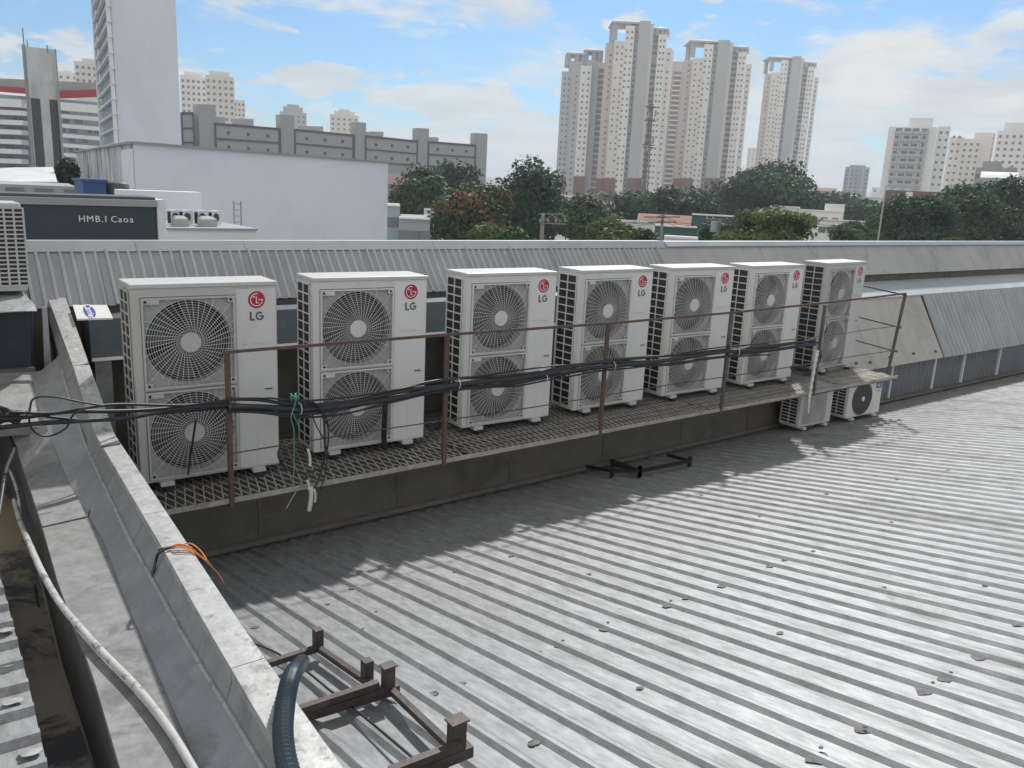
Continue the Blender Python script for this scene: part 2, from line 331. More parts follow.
# mansard parapet behind: cap band, ribbed or smooth cladding
bx = empty('cladding_parapet', (0, 0, 0), 0, 'long parapet clad in ribbed zinc sheet with flat grey cap, behind the big units', 'parapet')
XL, XM, XE = -3.2, 6.72, 30
def ribbed(xa, xb, ya, za, yb, zb, pitch, hgt, wid, m, name, parent, amp=.35):
    d = Vector((0, yb-ya, zb-za)).normalized(); nrm = Vector((0, d.z, -d.y)); nrm = -nrm if nrm.y > 0 else nrm
    r0 = []; r1 = []; x = xa; i = 0
    while x < xb-pitch*.5:
        h = hgt*(1.9 if i % 7 == 0 else 1)
        for dx, k in ((0, 0), (pitch-wid*1.6, 0), (pitch-wid*1.2, 1), (pitch-wid*.4, 1)):
            o = nrm*(h*k); r0.append(Vector((x+dx, ya, za))+o); r1.append(Vector((x+dx, yb, zb))+o)
        x += pitch; i += 1
    return MB().loft([r0, r1]).build(name, m, parent)
ribbed(XL, XM, 1.205, 1.50, .90, 1.125, .078, .012, .022, M_clad, 'ribbed_cladding', bx)
cap = MB()
for a, b in ((XL, .9), (.903, 1.75), (1.753, 3.6), (3.603, 5.2), (5.203, 6.85)):
    MB().prism([(a, 1.185, 1.495), (a, 1.245, 1.570), (a, 1.40, 1.565), (a, 1.40, 1.50)], (b-a, 0, 0)).build('cap_band', M_capz, bx)
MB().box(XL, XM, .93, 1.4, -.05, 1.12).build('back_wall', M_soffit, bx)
b2 = empty('rendered_parapet', (0, 0, 0), 0, 'long smooth grey rendered parapet running off to the right below the trees', 'parapet')
for k in range(12):
    a = 6.853+k*1.92; b = a+1.915
    MB().prism([(a, 1.175, 1.51), (a, 1.235, 1.565), (a, 1.40, 1.56), (a, 1.40, 1.51)], (b-a, 0, 0)).build('cap_band', M_capz, b2)
    a = 6.725+k*1.93; b = a+1.922
    MB().prism([(a, 1.21, 1.508), (a, .93, 1.10), (a, 1.2, 1.10), (a, 1.4, 1.508)], (b-a, 0, 0)).build('sloped_panel', M_cement, b2)
MB().box(6.73, XE, 1.0, 1.35, -.05, 1.099).build('back_wall', M_soffit, b2)
for k in range(26):
    xx = 9.8+k*.55; MB().box(xx, xx+.02, .93, .96, 1.08, 1.10).build('fixing', M_seal, b2)
# near right-hand structure: cover sheet, sloped cladding, lower wall
nr_ = empty('rendered_eave', (0, 0, 0), 0, 'beige sloped eave with grey ribbed sheeting further on, right of the mesh platform', 'eave')
sh = MB(); sh.prism([(9.0, .62, .79), (9.0, .62, .81), (9.0, .995, .985), (9.0, .995, .965)], (21, 0, 0)); sh.build('cover_sheet', M_sheet, nr_)
for a, b in ((9.0, 10.05), (10.055, 11.02), (11.025, 12.02)):
    MB().prism([(a, .63, .788), (a, .13, -.085), (a, .22, -.085), (a, .72, .788)], (b-a, 0, 0)).build('sloped_panel', M_beige, nr_)
ribbed(12.04, 29, .615, .795, .125, -.09, .125, .02, .045, M_clad, 'ribbed_sheeting', nr_)
MB().prism([(12.03, .67, .785), (12.03, .20, -.08), (12.03, .3, -.08), (12.03, .77, .785)], (17, 0, 0)).build('backing', M_dsheet, nr_)
for xx, zz_ in ((9.95, .02), (10.45, .05), (11.1, .05), (9.6, .04), (11.75, .03)): MB().cyl((xx, .15, zz_), (0, -1, 0), .018, .03, 10).build('fixing', M_seal, nr_)
lw = empty('lower_wall', (0, 0, 0), 0, 'dark grey ribbed wall sheeting under the beige eave beside the small white unit', 'wall')
def lowrib(xa, xb):
    r0 = []; r1 = []; x = xa
    while x < xb:
        for dx, h in ((0, 0), (.07, 0), (.085, .02), (.115, .02), (.13, 0)):
            y = .26-h; r0.append((x+dx, y, -.075)); r1.append((x+dx, y, -.85))
        x += .14
    return MB().loft([r0, r1])
lowrib(9.96, 14.2).build('ribbed_sheet', M_dsheet, lw)
MB().box(14.25, 30, .24, .3, -.85, -.088).build('flat_sheet', M_dsheet, lw)
MB().box(9.96, 30, .3, .36, -.85, -.09).build('backing', M_soffit, lw)
for px, in ((10.75,), (12.0,), (12.95,), (14.22,)): MB().box(px, px+.035, .225, .26, -.85, -.08).build('joint_strip', M_bwh, lw)
MB().prism([(9.96, .17, roofz(.2)+.04), (9.96, .19, roofz(.2)+.07), (9.96, .235, roofz(.2)+.075), (9.96, .235, roofz(.2)+.04)], (20, 0, 0)).build('base_flashing', M_soffit, lw)
# ================================================================== left parapet with metal coping and ledge
def line(pts, zs=None, ys=None):
    out = []
    for i, p in enumerate(pts):
        out.append(onZ(p[0], p[1], p[2][1]) if p[2][0] == 'z' else onY(p[0], p[1], p[2][1]))
    return out
def extend(pts, y=-7.2):
    a, b = pts[-2], pts[-1]; d = (b-a); t = (y-b.y)/d.y; pts.append(b+d*t); return pts
zc = ('z', .60)
def resamp(pts, ys):
    out = []
    for y in ys:
        for i in range(len(pts)-1):
            a, b = pts[i], pts[i+1]
            if (a.y-y)*(b.y-y) <= 0 and abs(a.y-b.y) > 1e-6:
                out.append(a.lerp(b, (y-a.y)/(b.y-a.y))); break
        else: out.append((pts[0] if y > pts[0].y else pts[-1]).copy())
    return out
CR = extend(line([(64, 293, ('y', 1.0)), (89, 364, ('y', .17)), (115, 435, zc), (185, 540, zc), (240, 623, zc), (321, 737, zc)]))
CL = extend(line([(47, 295, ('y', 1.0)), (73, 366, ('y', .17)), (94, 432, zc), (162, 547, zc), (197, 610, zc), (270, 735, zc)]))
zr = ('z', .48)
RG = extend(line([(45, 305, ('y', 1.0)), (66, 384, ('y', .17)), (86, 445, zr), (131, 540, zr), (152, 577, zr), (190, 645, zr), (245, 735, zr)]))
zl = ('z', .38)
LR = extend(line([(28, 380, ('y', .45)), (66, 478, zl), (103, 540, zl), (129, 610, zl), (165, 690, zl), (198, 768, zl)]))
LL = extend(line([(-4, 380, ('y', .45)), (19, 455, zl), (42, 525, zl), (60, 590, zl), (90, 665, zl), (120, 768, zl)]))
par = empty('parapet', (0, 0, 0), 0, 'metal capped parapet running from the lower left up to the far cladding', 'parapet')
brk = [1.0, .17, -.62, -2.0, -3.45, -5.0, -7.2]
brk = [.99, .17, -.64, -1.95, -3.35, -5.0, -7.1]
for i in range(len(brk)-1):
    ya, yb = brk[i]-(.004 if i else 0), brk[i+1]; n = 7; ys = [ya+(yb-ya)*k/(n-1) for k in range(n)]
    cl = resamp(CL, ys); cr = resamp(CR, ys); rg = resamp(RG, ys)
    rowsM = []
    for k in range(n):
        w_ = .0015*vnoise(ys[k]*4, 1); a = cl[k]+Vector((0, 0, w_)); b = cr[k]
        rowsM.append([a+Vector((.0, 0, -.035)), a+Vector((0, 0, 0)), a.lerp(b, .5)+Vector((0, 0, .0008)), b, b+Vector((.004, 0, -.05)), b+Vector((-.012, 0, -.05)), a+Vector((.012, 0, -.04))])
    o = MB().loft(rowsM, close=True).add([tuple(p) for p in rowsM[0]], [tuple(range(7))]).add([tuple(p) for p in rowsM[-1]], [tuple(range(7))[::-1]]).build('coping', M_cop, par)
    # upper face between coping and ridge seam, then lower splayed face
    MB().loft([[cl[k]+Vector((.003, 0, -.034)), rg[k]] for k in range(n)]).build('upper_face', M_face, par)
    if i == 0:
        s = [r.copy() for r in rg]
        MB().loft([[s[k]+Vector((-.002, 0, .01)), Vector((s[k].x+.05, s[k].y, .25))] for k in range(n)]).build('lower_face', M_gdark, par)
ys = [.44-k*.3 for k in range(26)]
rg = resamp(RG, ys); lr = resamp(LR, ys); ll = resamp(LL, ys)
MB().tube([p+Vector((-.004, 0, 0)) for p in rg], .009, 8).build('seam_roll', M_cop, par, True)
MB().loft([[rg[k]+Vector((-.004, 0, -.002)), lr[k]] for k in range(26)]).build('splayed_face', M_face, par)
for seg in ((0, 8), (8, 17), (17, 25)):
    MB().loft([[lr[k]+Vector((-.001, 0, -.001)), ll[k], ll[k]+Vector((0, 0, -.03)), lr[k]+Vector((0, 0, -.03))] for k in range(seg[0], seg[1]+1)], close=True).build('ledge', M_ledge, par)
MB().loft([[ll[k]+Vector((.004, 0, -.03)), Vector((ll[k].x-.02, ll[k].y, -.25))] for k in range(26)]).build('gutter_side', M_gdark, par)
# solid core between the two faces and the roof side
cr = resamp(CR, ys)
MB().loft([[cr[k]+Vector((-.012, 0, -.04)), Vector((cr[k].x-.012, cr[k].y, -.8))] for k in range(26)]).build('roof_side_face', M_face, par)
ysf = [.985-.1*k for k in range(7)]; crf = resamp(CR, ysf)
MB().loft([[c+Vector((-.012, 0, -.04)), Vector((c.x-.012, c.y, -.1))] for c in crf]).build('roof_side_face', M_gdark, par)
# joint strips (standing laps) across the coping and the splayed face
for (px, py), (qx, qy) in (((158, 549), (184, 545)), ((101, 447), (120, 444)), ((74, 367), (89, 364))):
    a = onZ(px, py, .603) if py > 430 else onY(px, py, .17)+Vector((0, 0, .003)); b = onZ(qx, qy, .603) if py > 430 else onY(qx, qy, .17)+Vector((0, 0, .003))
    MB().bar(a, b, .008, .006).build('lap_joint', M_gdark, par)
a = onZ(42, 527, .383); b = onZ(86, 517, .383); c = onZ(104, 489, .42); MB().tube([a, b], .004, 6).build('lap_joint', M_gdark, par); MB().tube([b, c+Vector((-.004, 0, .0))], .004, 6).build('lap_joint', M_gdark, par)
a = onZ(152, 578, .482)+Vector((-.003, 0, 0)); b = onZ(160, 549, .592)+Vector((-.003, 0, 0)); MB().tube([a, b], .003, 6).build('lap_joint', M_gdark, par)
# end piece at the far top: cap turning down and a light strip
e0 = onY(33, 301, .98); e1 = onY(49, 295, .98); e2 = onY(36, 290, 1.15); e3 = onY(57, 290, 1.15)
MB().add([e0, e1, onY(62, 293, .98), e3, e2], [(0, 1, 2, 3, 4)]).build('end_cap', M_capz, par)
MB().add([onY(34, 301, .975), onY(49, 295, .975), onY(66, 384, .9), onY(50, 372, .9), onY(42, 308, .93)], [(0, 1, 2, 3, 4)]).build('end_face', M_face, par)
sp = MB(); sp.prism([onY(42, 308, .62), onY(47, 306, .62), onY(52, 374, .60), onY(45, 375, .60)], (0, .03, 0)); 
dp = sp.build('downpipe_strip', M_capz, par)
# valley gutter floor on the left, with mud and standing water
gf = empty('valley_gutter', (0, 0, 0), 0, 'muddy valley gutter with puddles between the ledge and the left roof edge', 'gutter')
MB().loft([[(-.80, y, -.02), (ll_x, y, -.02)] for y, ll_x in [(p.y, p.x-.018) for p in resamp(LL, [.4-k*.5 for k in range(16)])]]).build('gutter_floor', M_mud, gf)
MB().box(-.86, -.80, -7.3, .4, -.3, .24).build('gutter_side', M_gdark, gf)
MB().box(-.9, .12, .40, .44, -.3, .62).build('gutter_end', M_gdark, gf)
# left roof sheet with ribs running across
lroof = empty('left_roof', (0, 0, 0), 0, 'strip of grey ribbed roof sheeting at the lower left edge beside the muddy gutter', 'roof')
z3 = ('z', .30)
edge_l = extend(line([(0, 575, z3), (12, 620, z3), (30, 690, z3), (46, 760, z3)]), -7.0)
rows = []; y = -1.0; k = 0
while y > -6.9:
    for dy, h in ((0, 0), (-.10, 0), (-.112, .028), (-.135, .028), (-.15, 0)):
        yy = y+dy; ex = resamp(edge_l, [yy])[0].x if yy < edge_l[0].y else edge_l[0].x+.045*(yy-edge_l[0].y)
        rows.append([(ex, yy, .295+h), (ex-.6, yy, .31+h), (ex-1.8, yy, .36+h)])
    y -= .165; k += 1
MB().loft(rows).build('ribbed_sheet', M_roof, lroof)
for px, py in ((5, 630), (13, 701), (30, 752), (8, 664)):
    c = onZ(px, py, .31); blob(c, .03, Vector((0, 0, 1)), .002, 1.1).build('sealant_patch', M_cop, lroof)
# dark covered box, foil sheet and sill at far left
nb = empty('covered_box', (0, 0, 0), 0, 'dark navy wrapped box below the crumpled foil sheet at the left edge', 'box')
a = onY(-70, 309, .5); b = onY(33, 308, .5); c = onY(33, 372, .5); d = onY(-70, 372, .5)
bevel(MB().prism([d, c, b, a], (0, .55, 0)).build('wrapped_body', M_navy, nb), .012)
fo = MB(); rows = []
for i in range(9):
    r = []
    for j in range(8):
        px = -60+i*12; y_ = .40+j*.09; p = onY(px, 311, .45); r.append((p.x, y_, 1.205+.012*vnoise(i*1.3, j*1.1)+(.03*j/7)-(.02 if j == 0 else 0)))
    rows.append(r)
fo.loft(rows); f_ = fo.build('foil_sheet', M_foil); tag(f_, 'crumpled silver foil sheet lying over the dark wrapped box at left', 'sheet'); f_.modifiers.new('s', 'SOLIDIFY').thickness = .006
st = empty('parapet_block', (0, 0, 0), 0, 'pale weathered metal sill and sloping flashing below the dark wrapped box', 'flashing')
a = onY(-80, 374, .47); b = onY(44, 371, .47); c = onY(42, 380, .38); d = onY(-80, 382, .38)
MB().prism([a, b, c, d], (0, 0, -.03)).build('sill', M_ledge, st)
a = onY(-80, 384, .39); b = onY(41, 381, .39); c = onY(62, 425, -.05); d = onY(-60, 432, -.05)
MB().prism([a, b, c, d], (0, 0, -.05)).build('sloping_flashing', M_ledge, st)
tb = MB().box(-1.6, .06, .46, 1.0, -.3, .80).build('backing', M_gdark, st)
# ================================================================== big twin-fan units
LETL = [(0, 0), (.34, 0), (.34, .13), (.14, .13), (.14, 1), (0, 1)]
def letters(ox, oz, s, y, m, parent):
    mb = MB(); mb.prism([(ox+a*s, y, oz+b*s) for a, b in [(0, 0), (.56, 0), (.56, .2), (.23, .2), (.23, 1), (0, 1)]], (0, -.0012, 0))
    mb.build('letter', m, parent)
    cx_, cz = ox+s*1.12, oz+s*.5; ro, ri_ = (.5*s), .29*s; outer = []; inner = []
    for k in range(19):
        a = math.radians(48+k*(312-0)/18); 
        outer.append((cx_+ro*math.cos(a)*.95, y, cz+ro*math.sin(a))); inner.append((cx_+ri_*math.cos(a)*.95, y, cz+ri_*math.sin(a)))
    mb = MB(); v = outer+inner; n = 19; e = Vector((0, -.0012, 0))
    mb.add([Vector(p)+e for p in v], [(i, i+1, n+i+1, n+i) for i in range(n-1)])
    mb.box(cx_, cx_+ro*.95, y-.0012, y, cz-.09*s, cz+.08*s); mb.build('letter', m, parent)
def disc(c, r, h, n=32):
    return MB().tube([Vector(c), Vector(c)+Vector((0, -h, 0))], r, n)
def arc_strip(c, r0, r1, a0, a1, y, n=26):
    v = []
    for k in range(n+1):
        a = math.radians(a0+(a1-a0)*k/n); v += [(c[0]+r0*math.cos(a), y, c[1]+r0*math.sin(a)), (c[0]+r1*math.cos(a), y, c[1]+r1*math.sin(a))]
    return MB().add(v, [(2*k, 2*k+1, 2*k+3, 2*k+2) for k in range(n)])
UW, UD, UZ0, UZ1 = .945, .33, .06, 1.40
def make_unit():
    t = empty('air_conditioner')
    mb = MB(); b0, b1 = .05, .655
    fans = ((.70, 1.315), (.075, .69))
    mb.box(0, UW, .17, UD, UZ0, UZ1-.03)                       # rear half
    mb.box(0, b0, 0, .17, UZ0, UZ1-.03); mb.box(b1, UW, 0, .17, UZ0, UZ1-.03)
    mb.box(b0, b1, 0, .17, fans[0][1], UZ1-.03); mb.box(b0, b1, 0, .17, fans[1][1], fans[0][0]); mb.box(b0, b1, 0, .17, UZ0, fans[1][0])
    mb.build('body', M_white, t)
    bevel(MB().box(-.006, UW+.006, -.008, UD+.006, UZ1-.029, UZ1).build('lid', M_lid, t), .005)
    bevel(MB().box(b1+.006, UW-.006, -.004, -.0005, UZ0+.01, UZ1-.05).build('service_panel', M_panel, t), .0015, 1)
    for (z0, z1) in fans:
        cx_, cz = (b0+b1)/2, (z0+z1)/2; hs = (b1-b0)/2; R = .278
        back = MB().box(b0+.002, b1-.002, .150, .168, z0+.002, z1-.002).build('fan_recess', M_dark, t)  # dark sheet added to deepen the shade inside the fan opening
        # grey front plate with a round opening
        n = 48; pl = MB(); v = []
        for k in range(n):
            a = 2*PI*k/n; c_, s_ = math.cos(a), math.sin(a); m_ = max(abs(c_), abs(s_)); v += [(cx_+R*c_, .012, cz+R*s_), (cx_+(b1-b0)/2*c_/m_, .012, cz+hs*s_/m_)]
        pl.add(v, [(2*k, 2*k+1, (2*k+3) % (2*n), (2*k+2) % (2*n)) for k in range(n)])
        for k in range(n):
            a = 2*PI*k/n; v2 = 2*PI*(k+1)/n
            pl.add([(cx_+R*math.cos(a), .012, cz+R*math.sin(a)), (cx_+R*math.cos(v2), .012, cz+R*math.sin(v2)), (cx_+R*math.cos(v2), .09, cz+R*math.sin(v2)), (cx_+R*math.cos(a), .09, cz+R*math.sin(a))], [(0, 1, 2, 3)])
        pl.build('fan_plate', M_fplate, t)
        fan = MB()
        for q in range(4):
            v = []
            for k in range(7):
                for rr in (.06, .26):
                    a = q*PI/2+.3+k*.19+(rr*1.2); v.append((cx_+rr*math.cos(a), .14-k*.010, cz+rr*math.sin(a)))
            fan.add(v, [(2*k, 2*k+1, 2*k+3, 2*k+2) for k in range(6)])
        fan.tube([(cx_, .145, cz), (cx_, .08, cz)], .065, 20); fan.build('fan', M_blade, t)
        # guard: frame, corner tabs, ring wires and swept spokes
        gd = MB(); f0 = .012; yo, yi = -.016, .006
        xa, xb, za, zb = b0+.004, b1-.004, z0+.004, z1-.004
        gd.box(xa, xb, yo, yi, zb-f0, zb); gd.box(xa, xb, yo, yi, za, za+f0); gd.box(xa, xa+f0, yo, yi, za+f0, zb-f0); gd.box(xb-f0, xb, yo, yi, za+f0, zb-f0)
        fr = gd.build('guard_frame', M_white, t)
        tabs = MB()
        for sx_, sz_, wd in ((xa+f0, zb-f0-.03, .10), (xb-f0-.035, zb-f0-.03, .035), (xa+f0, za+f0, .035), (xb-f0-.035, za+f0, .035)):
            tb_ = MB().box(sx_, sx_+wd, yo+.002, yo+.008, sz_, sz_+.03).build('corner_tab', M_white, fr)
        for sx_, sz_ in ((xa+f0+.014, zb-f0-.013), (xb-f0-.016, zb-f0-.013), (xa+f0+.014, za+f0+.013), (xb-f0-.016, za+f0+.013)):
            disc((sx_, yo+.002, sz_), .009, .006, 10).build('screw', M_black, fr)
        wr = MB()
        for k in range(13):
            rr = .09+k*(.285-.09)/12; path = [(cx_+rr*math.cos(a*PI/24), -.012+(.006 if k > 12 else 0), cz+rr*math.sin(a*PI/24)) for a in range(48)]; path.append(path[0]); path.append(path[1])
            wr.tube(path, .0015, 4, cap=False)
        for k in range(40):
            a0 = 2*PI*k/40; path = []
            for j in range(8):
                u = j/7; rr = .066+u*(.30-.066); a = a0+.42*(1-(.066/rr))*1.25
                if k % 2 and False: pass
                path.append((cx_+rr*math.cos(a), -.016+.004*u, cz+rr*math.sin(a)))
            # reach toward the frame
            a = a0+.45; m_ = max(abs(math.cos(a)), abs(math.sin(a)))
            if k % 2 == 0: path.append((cx_+(hs-.012)*math.cos(a)/m_, -.008, cz+(hs-.012)*math.sin(a)/m_))
            wr.tube(path, .0021, 4, cap=False)
        wr.build('guard_wires', M_guard, t)
        disc((cx_, -.012, cz), .066, .007, 32).build('hub_cap', M_white, t)
    # side coil: dark panel with a lattice of bars
    MB().box(-.003, -.0005, .055, UD-.02, UZ0+.03, UZ1-.055).build('side_coil', M_dark, t)
    gr = MB(); rowsn = 17; zA, zB = UZ0+.03, UZ1-.055
    for k in range(rowsn+1):
        z = zA+(zB-zA)*k/rowsn; gr.box(-.009, -.0035, .055, UD-.02, z-.005, z+.005)
    for y in (.055, .178, UD-.032): gr.box(-.0100, -.0032, y, y+.010, zA-.006, zB+.006)
    gr.build('side_grille', M_white, t)
    # feet
    for x in (.16, .79):
        MB().box(x-.045, x+.045, -.03, UD+.03, .03, UZ0-.001).build('foot', M_guard, t)
        MB().tube([(x, -.01, .0), (x, -.01, .029)], .035, 14).build('rubber_pad', M_black, t)
    # emblem, letters, name plate, panel seams
    ec, ez, er = .803, 1.275, .059; y = -.0045
    em = disc((ec, y, ez), er, .0015, 40).build('emblem', M_red, t); y2 = y-.0022
    arc_strip((ec, ez), er*.66, er*.76, 75, 360, y2).build('emblem_ring', M_lw, em)
    MB().box(ec+er*.22, ec+er*.76, y2-.0005, y2, ez-er*.05, ez+er*.05).build('emblem_bar', M_lw, em)
    mb = MB(); mb.box(ec-er*.08, ec+er*.02, y2-.0005, y2, ez-er*.42, ez+er*.42); mb.box(ec+er*.02, ec+er*.25, y2-.0005, y2, ez-er*.42, ez-er*.32); mb.build('emblem_bar', M_lw, em)
    disc((ec-er*.33, y2, ez+er*.33), er*.11, .0006, 12).build('emblem_dot', M_lw, em)
    letters(ec-.050, ez-.145, .062, -.0045, M_lettg, t)
    text_mesh('small_lettering', 'MULTI V S INVERTER', .017, M_guard, t, FRONT(.785, -.0048, .965), .0003, 0)
    np_ = MB().box(.84, .91, -.0062, -.0042, .62, .65).build('name_plate', M_guard, t); MB().box(.847, .903, -.0068, -.0063, .631, .640).build('print_line', M_black, np_)
    sm = MB(); sm.box(.655, .925, -.0052, -.0038, .36, .363); sm.box(.79, .793, -.0052, -.0038, .07, .36); sm.build('panel_seam', M_guard, t)
    return t
unit = make_unit()
US = [(.555, -.08, -.03), (1.82, .0, -.05), (3.19, .02, -.04), (4.46, .01, 0), (5.69, .015, -.03), (6.955, -.02, 0), (8.52, .05, .07)]
unit_kids = {o: kids(o) for o in [unit]+kids(unit)}
UL = ['nearest and largest-looking white twin-fan unit, its lid stained yellow brown',
      'white twin-fan unit second in the row, with cable loops hanging over its left corner',
      'white twin-fan unit third in the row, its lower left corner behind a rusty post',
      'middle white twin-fan unit of the row, rusty post before its lower fan',
      'white twin-fan unit fifth from the left, just before the ribbed cladding ends',
      'white twin-fan unit second from the far end, left of the one with a greyer lid',
      'greyer twin-fan unit at the far end of the platform, set apart beside the end railing']
for i, (x, y, a) in enumerate(US):
    o = unit if i == 0 else copy_tree(unit, None, lambda q: unit_kids.get(q, []))
    o.location = (x, y, 0); o.rotation_euler = (0, 0, a); tag(o, UL[i], 'air conditioner', 'twin-fan units in a row on the platform')
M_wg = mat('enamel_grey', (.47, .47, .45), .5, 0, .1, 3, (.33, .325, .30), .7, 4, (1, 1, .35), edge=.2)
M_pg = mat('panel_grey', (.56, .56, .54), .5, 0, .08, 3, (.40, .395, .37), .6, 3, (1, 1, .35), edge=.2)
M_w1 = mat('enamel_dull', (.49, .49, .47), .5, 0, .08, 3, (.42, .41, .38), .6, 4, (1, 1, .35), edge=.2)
def regrey(o, table):
    for ch in kids(o):
        for q_ in [ch]+kids(ch):
            if q_.type == 'MESH' and q_.material_slots and q_.data.materials[0] in table:
                q_.material_slots[0].link = 'OBJECT'; q_.material_slots[0].material = table[q_.data.materials[0]]
regrey(unit, {M_white: M_w1, M_panel: M_white})
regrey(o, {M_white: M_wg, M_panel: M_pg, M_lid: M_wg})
# ================================================================== mesh platform
pf = empty('mesh_platform', (0, 0, 0), 0, 'long narrow steel mesh walkway with rusty edge carrying the row of white units', 'platform')
PX0, PX1, PY0, PY1 = .55, 9.62, -.43, .62
def lattice(xa, xb, cw=.062, ch=.115, w=.009, th=.006):
    mb = MB(); nx = int((xb-xa)/cw); ny = int((PY1-PY0)/ch)
    for i in range(nx):
        for j in range(ny+1):
            x = xa+i*cw; y = PY0+j*ch; s = cw*.5
            x += (s if j % 2 else 0)
            zt = -.012+.004*vnoise(x*2, y*2)
            for dx in (-s, s):
                a = Vector((x, y, zt)); b = Vector((x+dx, min(y+ch, PY1), zt))
                mb.bar(a, b, w, th)
    return mb
for a, b in ((PX0, 3.0), (3.0, 6.0), (6.0, PX1)): lattice(a, b).build('expanded_mesh', M_grate, pf)
MB().box(PX0, PX1, PY0-.02, PY0-.013, -.040, -.004).build('edge_beam', M_grate, pf)
MB().box(PX0, PX1, PY0-.013, PY0+.03, -.055, -.048).build('edge_beam', M_rust, pf)
MB().box(PX0, PX1, -.06, -.02, -.055, -.018).build('bearer', M_steel, pf)
for x in (.95, 2.70, 3.55, 4.38, 6.05, 7.7, 9.55):
    MB().bar((x, PY0+.0, -.04), (x, PY1, -.04), .035, .035).build('crossbeam', M_rust, pf)
for x in (3.05, 5.1, 7.3):
    MB().prism([(x, PY0+.02, -.056), (x, -.06, -.056), (x, -.06, -.16)], (.035, 0, 0)).build('bracket', M_rust, pf)
MB().box(PX0, 8.3, -.05, .58, -.046, -.019).build('underlay_tray', M_soffit, pf)
# brown patches of board/debris lying on the mesh
# railing
rl = empty('railing', (0, 0, 0), 0, 'thin rusty steel railing along the outer edge of the mesh platform', 'railing')
posts = [(1.03, -.46), (2.71, -.46), (4.40, -.455), (6.10, -.46), (7.75, -.455)]
for i, (x, y) in enumerate(posts):
    MB().box(x-.015, x+.015, y-.005, y+.005, -.06, .99).box(x-.015, x-.009, y+.005, y+.025, -.06, .99).build('post', M_rust if i < 3 else M_steel, rl)
ep = (9.50, -.44); MB().bar((9.62, -.30, -.05), (9.49, -.44, 1.05), .03, .03).build('post', M_steel, rl)
tp = [(1.0, -.47, 1.0), (2.71, -.47, 1.0), (4.4, -.465, .985), (6.1, -.47, .995), (7.75, -.46, 1.02), (9.5, -.44, 1.055)]
for i in range(5): MB().bar(tp[i], tp[i+1], .008, .022).build('top_rail', M_rust, rl)
for zz0, xa in ((.31, 1.03), (.62, 4.4)):
    pts = [(xa+(9.5-xa)*k/16, -.452, zz0+.03*k/16+.006*math.sin(k)) for k in range(17)]
    MB().tube(pts, .0055, 6).build('rod', M_steel if zz0 > .5 else M_rust, rl)
for z in (1.03, .62, .31): MB().bar((9.52, -.44, z), (9.52, .55, z+.08), .018, .018).build('end_rod', M_steel, rl)
# ================================================================== pipes and cables along the railing
def wob(pts, n=12, amp=.006, seed=0):
    P_ = [Vector(p) for p in pts]; out = []
    for i in range(len(P_)-1):
        p0 = P_[max(i-1, 0)]; p1 = P_[i]; p2 = P_[i+1]; p3 = P_[min(i+2, len(P_)-1)]
        for k in range(n):
            t = k/n; q = .5*((2*p1)+(p2-p0)*t+(2*p0-5*p1+4*p2-p3)*t*t+(3*p1-p0-3*p2+p3)*t**3)
            out.append(q+Vector((vnoise(q.x*2+seed, q.y, 1), vnoise(q.x*2, q.y+seed, 5), vnoise(q.x*2.3+seed*3, q.z, 9)))*amp)
    out.append(P_[-1]); return out
def by(pts, y): return [onY(px, py, y) for px, py in pts]
bnd = [(228, 404), (262, 405), (300, 408), (345, 404), (395, 394), (447, 384), (520, 377), (600, 364), (660, 360), (720, 352), (770, 348), (815, 341)]
strands = [(0, .017, -.475, 0), (3, .019, -.49, 1), (-3.5, .012, -.47, 2), (6, .014, -.482, 3), (-6, .007, -.475, 4), (9, .008, -.49, 5)]
kinds = ['black foam sleeved pipe, uppermost thick strand of the bundle tied along the rusty railing', 'black foam sleeved pipe, lower thick strand of the bundle tied along the railing', 'medium black cable lying on top of the railing bundle',
         'medium black cable hanging under the railing bundle', 'thin black wire running just above the railing bundle', 'thin sagging black wire below the railing bundle']
for (dy, r, y, sd), lb in zip(strands, kinds):
    end = len(bnd) if sd < 4 else len(bnd)-1
    pts = [onY(px, py+dy*(1-.45*(px-228)/590)+1.5*math.sin(px*.03+sd*2), y) for px, py in bnd[:end]]
    o = MB().tube(wob(pts, 8, .012, sd), r, 8).build('cable', M_cable, None, True); tag(o, lb, 'cable', 'cables tied along the railing')
# cables coming from the left over the parapet to the railing
sets = [([(-8, 420), (30, 417), (70, 412), (110, 411), (170, 408), (229, 402)], .012, 'black cable crossing the parapet coping, middle of the crossing bundle'),
        ([(-8, 429), (40, 424), (90, 420), (130, 417), (180, 409), (229, 405)], .013, 'thick black cable crossing the parapet, lowest of the crossing bundle'),
        ([(-8, 405), (20, 412), (60, 418), (100, 420), (140, 416), (229, 407)], .008, 'thin black cable sagging across the parapet between two thicker ones'),
        ([(8, 412), (50, 413), (85, 408), (120, 405), (180, 405), (229, 400)], .009, 'black cable crossing the parapet coping, uppermost of the crossing bundle')]
for pts, r, lb in sets:
    ys_ = [-.9, -.85, -.8, -.74, -.6, -.48]; p = [onY(a, b, yy) for (a, b), yy in zip(pts, ys_)]
    tag(MB().tube(wob(p, 8, .006, r*99), r, 8).build('cable', M_cable, None, True), lb, 'cable', 'cables crossing the parapet')
p = [onY(a, b, -.84) for a, b in [(104, 406), (80, 402), (55, 397), (35, 398), (30, 408), (30, 425), (38, 434), (50, 436), (66, 428), (74, 414), (90, 407)]]
tag(MB().tube(wob(p, 6, .0), .0055, 8).build('cable', M_cable, None, True), 'thin black wire looping in a wide ring above the ledge left of the parapet', 'cable')
